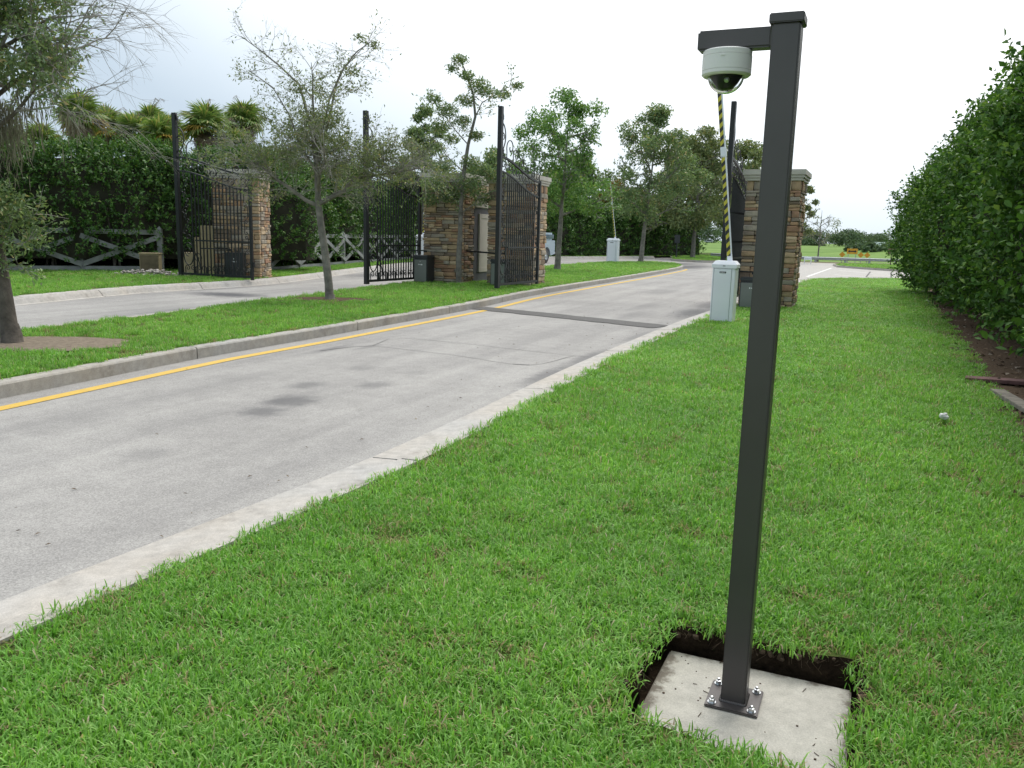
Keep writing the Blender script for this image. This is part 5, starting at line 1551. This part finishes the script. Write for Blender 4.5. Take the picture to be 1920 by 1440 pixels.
for i, (x, lb) in enumerate(((26.15, 'small yellow diamond sign left of the double-arrow sign'), (27.64, 'small yellow diamond sign just right of the double-arrow sign'), (28.15, 'small yellow diamond sign farthest right in the row past the double-arrow sign'))):
    o, f = diamond_sign(lb, (x, 67.2, -.05), .34, .66, 'yellow signs along the guard rail')
    m = MB(); m.add([(-.02, -.003, .56), (.02, -.003, .56), (.02, -.003, .68), (-.02, -.003, .68)], [(0, 1, 2, 3)]); m.add([(-.07, -.003, .68), (.07, -.003, .68), (0, -.003, .78)], [(0, 1, 2)])
    m.build('arrow_mark', M['signo'] if i else M['signo'], f)
o = thing('arrow_sign', 'yellow rectangular sign with a black double-headed arrow beyond the cross road', 'road sign', (26.93, 67.2, -.05), R(-22), 'yellow signs along the guard rail')
m = MB(); m.bbox(-.40, .40, 0, .015, .72, 1.15, .004); f = m.build('sign_plate', M['signy'], o)
m = MB(); zc_ = .935
m.add([(-.32, -.003, zc_), (-.19, -.003, zc_ + .12), (-.19, -.003, zc_ + .045), (.19, -.003, zc_ + .045), (.19, -.003, zc_ + .12), (.32, -.003, zc_), (.19, -.003, zc_ - .12), (.19, -.003, zc_ - .045), (-.19, -.003, zc_ - .045), (-.19, -.003, zc_ - .12)],
      [(0, 9, 8, 3, 2, 1)[::-1] if False else (1, 2, 8, 9, 0), (2, 3, 7, 8), (3, 4, 5, 6, 7)])
m.build('arrow_mark', M['black'], f)
for x in (-.28, .28):
    m = MB(); m.box(x - .025, x + .025, .017, .055, -.1, 1.1); m.build('sign_post', M['galv'], o)
o = thing('stop_sign', 'back of a brownish octagonal sign on a post at the end of the right hedge', 'road sign', (24.7, 55.2, -.03), R(-30))
m = MB()
pts = [(.26 * math.cos(R(22.5 + 45 * k)), .26 * math.sin(R(22.5 + 45 * k))) for k in range(8)]
m.add([(x, 0, 1.12 + z) for x, z in pts] + [(x, .01, 1.12 + z) for x, z in pts], [tuple(reversed(range(8))), tuple(range(8, 16))] + [(k, (k + 1) % 8, 8 + (k + 1) % 8, 8 + k) for k in range(8)])
m.build('sign_plate', plain('sign_back_brown', (.22, .13, .10), .6), o)
m = MB(); m.box(-.03, .03, .012, .06, -.1, 1.3); m.build('sign_post', M['palmbark'], o)

gr = thing('guard_rail', 'long galvanised guard rail across the far side of the cross road', 'guard rail', (0, 0, 0))
gp_ = [(16.5, 70.5), (21.5, 66.9), (26, 66.0), (31, 65.3), (40, 64.6), (60, 64.5)]
pth = smooth_path(gp_, 1.0)
m = MB(); nn = len(pth)
prof = [(.0, .16), (-.05, .21), (0, .26), (0, .30), (-.05, .35), (0, .40)]
m.add([(x + 0, y + o_, z) for x, y in pth for o_, z in prof], [(i * 6 + j, (i + 1) * 6 + j, (i + 1) * 6 + j + 1, i * 6 + j + 1) for i in range(nn - 1) for j in range(5)])
m.build('rail', M['galv'], gr)
for i in range(0, nn, 2):
    m = MB(); m.box(pth[i][0] - .07, pth[i][0] + .07, pth[i][1] + .01, pth[i][1] + .13, -.1, .42); m.build('rail_post', M['galv'], gr)
o = thing('white_bench', 'low white bench-like frame in front of the guard rail by the right-hand pillar', 'bench', (21.0, 60.2, -.03), R(-15))
m = MB(); m.bbox(-.26, .26, -.15, .15, .30, .36, .01); m.build('seat', M['white'], o)
m = MB(); m.bbox(-.26, .26, .12, .15, .40, .52, .01); m.build('backrest', M['white'], o)
for x in (-.22, .22):
    for y in (-.12, .12):
        m = MB(); m.box(x - .02, x + .02, y - .02, y + .02, 0, .30 if y < 0 else .42); m.build('leg', M['white'], o)
o = thing('wall_lamp', 'small round white lamp on a post at the end of the far hedge', 'lamp', (11.9, 62.0, .1), 0)
m = MB(); m.tube([(0, .08, -.1), (0, .08, 1.5)], .05, 6); m.build('lamp_post', M['opdark'], o)
m = MB(); m.bbox(-.2, .2, .0, .06, 1.1, 1.7, .01); m.build('backplate', M['opdark'], o)
m = MB(); m.lathe([(0, -.06), (.1, -.05), (.15, 0)], 18, (0, 0, 0)); q = m.build('lamp_shade', M['camwhite'], o, True); q.location = (0, 0, 1.42); q.rotation_euler = (R(-90), 0, 0); q.scale = (1, 1, -1)
o = thing('street_sign_post', 'thin dark post standing in the far field behind the island oak', 'post', (15.9, 75.5, -.05))
m = MB(); m.tube([(0, 0, -.1), (0, 0, 2.2)], .04, 6); m.build('pole', M['opdark'], o)
m = MB(); m.bbox(-.22, .22, -.05, -.04, 1.7, 2.15, .003); m.build('sign_plate', M['galv'], o)

def far_vehicle(name, label, cat, loc, yaw, L, H, paint, box=False):
    o = thing(name, label, cat, loc, yaw)
    gl = M['black']
    m = MB()
    if box:
        m.bbox(-L / 2, L / 2, -1.2, 1.2, .7, H, .08); m.build('body', paint, o)
        m = MB()
        for k in range(3): m.bbox(-L / 2 + .6 + k * L / 3.2, -L / 2 + 1.2 + k * L / 3.2, -1.22, -1.205, 1.5, 2.0, .004)
        m.build('window', gl, o)
    else:
        m.bbox(-L / 2, L / 2, -.9, .9, .35, .95, .12); m.build('body', paint, o)
        m = MB(); m.bbox(-L * .28, L * .3, -.8, .8, .951, H, .15); m.build('cabin', paint, o)
        m = MB(); m.bbox(-L * .24, L * .26, -.82, -.805, 1.0, H - .1, .003); m.build('window', gl, o)
    for x in (-L * .3, L * .3):
        m = MB(); m.lathe([(0, -.11), (.33, -.11), (.34, .11), (0, .11)], 14); w = m.build('wheel', M['black'], o); w.location = (x, -.85 if not box else -1.05, .34); w.rotation_euler = (R(90), 0, 0)
    return o
far_vehicle('parked_car', 'white car parked far off beneath the island oak, nearer its trunk', 'car', (91, 425, -.06), R(8), 4.4, 1.5, M['white'])
far_vehicle('parked_car', 'pale grey car parked far off, right of the white one', 'car', (99, 432, -.06), R(-5), 4.4, 1.6, plain('grey_car_paint', (.45, .47, .5), .3))
far_vehicle('trailer', 'white trailer parked far away before the tree line', 'trailer', (162, 375, -.06), R(-20), 5.2, 2.5, M['white'], True)
far_vehicle('trailer', 'second white trailer far away, partly hidden by the right hedge', 'trailer', (174, 380, -.06), R(-12), 5.0, 2.4, M['white'], True)

# low overgrown mound and the far tree line
m = MB(); nx_, ny_ = 40, 18
vs = []
for i in range(nx_):
    for j in range(ny_):
        u, w = i / (nx_ - 1), j / (ny_ - 1)
        h = 0.9 * math.sin(math.pi * u) ** .8 * math.sin(math.pi * w) * (1 + .5 * noise.noise((u * 7, w * 5, 2)))
        vs.append((44 + u * 44, 112 + w * 26, -.06 + max(0, h)))
m.add(vs, [(i * ny_ + j, (i + 1) * ny_ + j, (i + 1) * ny_ + j + 1, i * ny_ + j + 1) for i in range(nx_ - 1) for j in range(ny_ - 1)])
tag(m.build('grassy_mound', M['field'], smooth=True), kind='structure')
def bushy(label, loc, H, W, seed, mat=None, n_=30, leafL=1.1):
    t = Tree(seed)
    t.limb([(0, 0, -.3), (0, 0, H * .4), (.1, 0, H * .8)], .2, .06, 6)
    for k in range(n_):
        zz = t.r.random()
        rad = W * (math.sin(math.pi * min(1, .25 + .72 * zz)) ** .7)
        g = t.r.uniform(0, 6.283); rr = rad * math.sqrt(t.r.random())
        t.blob((rr * math.cos(g), rr * math.sin(g), H * (.12 + .85 * zz)), min(W * .3, H * .55) * t.r.uniform(.7, 1.15), 90)
    return t.done('far_tree', label, loc, leafL, mat or M['far'], M['bark'], M['twig'], 'trees of the far tree line', .5, seed)
rt = random.Random(77)
ft = [(57, 172, 1.7, 4.0), (62, 176, 2.6, 4.5), (67, 170, 2.9, 5), (73, 178, 2.6, 5), (79, 180, 2.4, 5), (84, 176, 2.0, 4), (90, 182, 2.2, 5), (50, 180, 2.6, 5), (43, 186, 3.6, 6), (36, 190, 4, 6.5), (29, 192, 4.2, 6), (22, 194, 4.5, 6.5), (98, 184, 3, 6)]
kinds = ['tallest bushy', 'low rounded', 'broad spreading', 'ragged']
fl = ['far tree straight behind the leftmost yellow diamond sign', 'rounded far tree just right of the thin leafless tree', 'broad far tree above the double-arrow sign', 'tall far tree between the double-arrow sign and the white trailer',
      'far tree behind the first white trailer', 'low far tree behind the second trailer at the hedge edge', 'far tree hidden behind the right hedge end'] + ['far tree behind the grey car under the island oak', 'far tree behind the white car under the island oak', 'far tree seen left of the island oak trunk', 'far tree behind the far end of the long hedge', 'far tree hidden behind the far hedge'] + ['far tree beyond the right hedge']
for i, (x, y, H, W) in enumerate(ft):
    bushy(fl[i], (2.4 * (x + rt.uniform(-1, 1)), 2.4 * y, -.06), 2.4 * H, 2.4 * W, 1000 + i)
for i, (x, y, H, W) in enumerate(((52, 124, .9, 4), (60, 127, 1.7, 4.5), (66, 122, 1.0, 4), (73, 126, 1.0, 4))):
    bushy(['low wide scrub bush at the left end of the grassy mound', 'tallest scrub bush on the grassy mound', 'scrub bush on the near slope of the mound', 'scrub bush at the right end of the grassy mound'][i], (x, y, .35), H, W, 1100 + i, None, 18, .5)['group'] = 'scrub bushes on the mound'

# ------------------------------------------------------------------ grass
gcol = bpy.data.collections.new('tuft_shapes')
def tuft_mesh(i, n_, rad, h0, h1, w, mat, lean=.5):
    r_ = np.random.default_rng(500 + i)
    vs, fs = [], []
    for k in range(n_):
        a = r_.uniform(0, 6.283); rr = rad * math.sqrt(r_.random())
        b0 = np.array([rr * math.cos(a), rr * math.sin(a), -.008])
        ga = r_.uniform(0, 6.283)
        L = r_.uniform(h0, h1)
        dr = np.array([math.cos(ga), math.sin(ga), 0])
        sd = np.array([-dr[1], dr[0], 0]) if r_.random() < .5 else np.array([dr[1], -dr[0], 0])
        ln = abs(r_.normal(lean, .35))
        ww = w * r_.uniform(.65, 1.25)
        o = len(vs)
        for t_, wf in ((0, .8), (.4, 1.0), (.75, .75)):
            c = b0 + dr * L * ln * t_ ** 1.7 + np.array([0, 0, L * (t_ - .30 * ln * t_ * t_)])
            vs.append(c + sd * ww * wf / 2); vs.append(c - sd * ww * wf / 2)
        vs.append(b0 + dr * L * ln + np.array([0, 0, L * (1 - .42 * ln)]))
        fs += [(o, o + 1, o + 3, o + 2), (o + 2, o + 3, o + 5, o + 4), (o + 4, o + 5, o + 6)]
    me = bpy.data.meshes.new('grass_tuft')
    me.from_pydata([tuple(v) for v in vs], [], fs)
    me.materials.append(mat)
    return me
for i in range(7):
    ob = bpy.data.objects.new('tuft_%d' % i, tuft_mesh(i, 62, .085, .024, .062, .0053, M['grass'], .6))
    gcol.objects.link(ob)
ob = bpy.data.objects.new('tuft_7', tuft_mesh(7, 58, .085, .022, .055, .0046, M['dry'], .9))
gcol.objects.link(ob)

def scatter_group():
    ng = bpy.data.node_groups.new('grass_scatter', 'GeometryNodeTree')
    ng.interface.new_socket('Geometry', in_out='INPUT', socket_type='NodeSocketGeometry')
    ng.interface.new_socket('Geometry', in_out='OUTPUT', socket_type='NodeSocketGeometry')
    N = ng.nodes
    gi, go = N.new('NodeGroupInput'), N.new('NodeGroupOutput')
    ci = N.new('GeometryNodeCollectionInfo')
    ci.inputs['Collection'].default_value = gcol
    ci.inputs['Separate Children'].default_value = True
    ci.inputs['Reset Children'].default_value = True
    ip = N.new('GeometryNodeInstanceOnPoints')
    ip.inputs['Pick Instance'].default_value = True
    def attr(nm, ty):
        a = N.new('GeometryNodeInputNamedAttribute'); a.data_type = ty; a.inputs['Name'].default_value = nm
        return a.outputs['Attribute']
    L_ = ng.links
    L_.new(gi.outputs[0], ip.inputs['Points'])
    L_.new(ci.outputs[0], ip.inputs['Instance'])
    L_.new(attr('idx', 'INT'), ip.inputs['Instance Index'])
    L_.new(attr('rot', 'FLOAT_VECTOR'), ip.inputs['Rotation'])
    L_.new(attr('scl', 'FLOAT_VECTOR'), ip.inputs['Scale'])
    L_.new(ip.outputs[0], go.inputs[0])
    return ng
NG = scatter_group()

def grass(name, label, poly, z, dens0, d0, power, dmax, excl=(), seed=0, hs=1.0, ymin=-1.0, azmax=50, minscale=1.0):
    r_ = np.random.default_rng(seed)
    P_ = np.array(poly)
    X, Y = [], []
    # bands of distance from the place the lawn is seen from
    edges = [0.6]
    while edges[-1] < dmax:
        edges.append(edges[-1] * 1.25 + .2)
    for a, b_ in zip(edges[:-1], edges[1:]):
        rho = dens0 * min(1.0, (d0 / (0.5 * (a + b_))) ** power)
        ar = math.radians(azmax) * (b_ * b_ - a * a)
        n_ = int(ar * rho)
        rr = np.sqrt(r_.uniform(a * a, b_ * b_, n_)); g = r_.uniform(-math.radians(azmax), math.radians(azmax), n_)
        x, y = rr * np.sin(g), rr * np.cos(g)
        k = in_poly(x, y, P_)
        for e_ in excl:
            k &= ~in_poly(x, y, e_)
        X.append(x[k]); Y.append(y[k])
    x, y = np.concatenate(X), np.concatenate(Y)
    n_ = len(x)
    dist = np.hypot(x, y)
    sc = np.maximum(minscale, np.minimum(2.2, (dist / d0) ** (power * .38)))
    patch = np.array([noise.noise((a * 1.1, b_ * 1.1, seed)) + .6 * noise.noise((a * 4.1, b_ * 4.1, seed + 3)) for a, b_ in zip(x, y)])
    idx = r_.integers(0, 7, n_)
    idx[(r_.random(n_) < np.clip(.10 + .40 * (patch - .15), .05, .5))] = 7
    hgt = hs * (1 + .20 * patch) * r_.uniform(.8, 1.2, n_)
    me = bpy.data.meshes.new(name)
    me.vertices.add(n_)
    me.vertices.foreach_set('co', np.stack([x, y, np.full(n_, z)], 1).astype(np.float32).ravel())
    a = me.attributes.new('idx', 'INT', 'POINT'); a.data.foreach_set('value', idx.astype(np.int32))
    a = me.attributes.new('rot', 'FLOAT_VECTOR', 'POINT'); a.data.foreach_set('vector', np.stack([r_.normal(0, .1, n_), r_.normal(0, .1, n_), r_.uniform(0, 6.283, n_)], 1).astype(np.float32).ravel())
    a = me.attributes.new('scl', 'FLOAT_VECTOR', 'POINT'); a.data.foreach_set('vector', np.stack([sc, sc, hgt * np.minimum(sc, 1.25)], 1).astype(np.float32).ravel())
    o = link(name, me)
    md = o.modifiers.new('scatter', 'NODES'); md.node_group = NG
    return tag(o, label, 'grass', kind='stuff')

def grow_poly(poly, d):
    c = np.mean(poly, axis=0); p = np.array(poly)
    return [tuple(c + (q - c) * (1 + d / max(.05, np.linalg.norm(q - c)))) for q in p]
pit_ex = [sl(-.075, -.05), sl(SW + .035, -.05), sl(SW + .035, SW + PF + .0), sl(-.075, SW + PF - .10)]
bar_ex = [tuple(np.array([3.94, 15.22]) + E1 * a + E2 * b_) for a, b_ in ((-.2, -.17), (.2, -.17), (.2, .17), (-.2, .17))]
lawn_in = [tuple(p) for p in offset_path(KR, 0.365) if p[1] < 38.2 and p[0] < 22] + [tuple(p) for p in HB]
grass('lawn_grass', 'bright green lawn around the camera post', lawn_in, .02, 380, 3.6, 1.08, 44, [pit_ex, bar_ex], 11, 1.0)
grass('median_grass', 'green grass on the raised median', med_poly, .128, 95, 10, 1.2, 52, [bare_a, bare_b], 12, 1.25, minscale=1.15)
grass('verge_grass', 'grass verge left of the entry lane', ver_poly, .145, 60, 14, 1.1, 70, [], 13, 1.3, minscale=1.3)
grass('island_grass', 'grass on the far kerbed island', isl_a_in, .15, 10, 40, 1.0, 80, [], 14, 1.3, minscale=2.0)
grass('island_grass', 'grass on the island by the cross road', isl_b_in, .12, 10, 40, 1.0, 70, [], 15, 1.3, minscale=2.0)

# leaves, twigs and grit blown along the lane
r3 = np.random.default_rng(31)
Pf = []
while len(Pf) < 420:
    k = r3.integers(4, len(KR) - 30); w_ = abs(r3.normal(0, .9)) if r3.random() < .6 else r3.uniform(0, 3.9)
    nn_ = unit(KR[k + 1] - KR[k])
    Pf.append([KR[k][0] - nn_[1] * w_ + r3.normal(0, .1), KR[k][1] + nn_[0] * w_ + r3.normal(0, .3), .012])
Pf = np.array(Pf)
Df = unit(np.stack([r3.normal(0, 1, len(Pf)), r3.normal(0, 1, len(Pf)), r3.normal(0, .15, len(Pf))], 1))
Lf = r3.uniform(.012, .04, len(Pf))
M['litterleaf'] = leaf_mat('dry_fallen_leaf', [(0, (0.09, 0.065, 0.04)), (0.6, (0.19, 0.14, 0.09)), (1, (0.30, 0.25, 0.17))], .1, .8, .2, (1, 1, 1))
tag(link('fallen_leaves', quads_mesh('fallen_leaves', leaf_quads(Pf, Df, unit(np.array([0, 0, 1]) + r3.normal(0, .2, Pf.shape)), Lf, Lf * .35), M['litterleaf'])), 'small dry leaves and bits scattered on the lane', 'fallen leaves', kind='stuff')
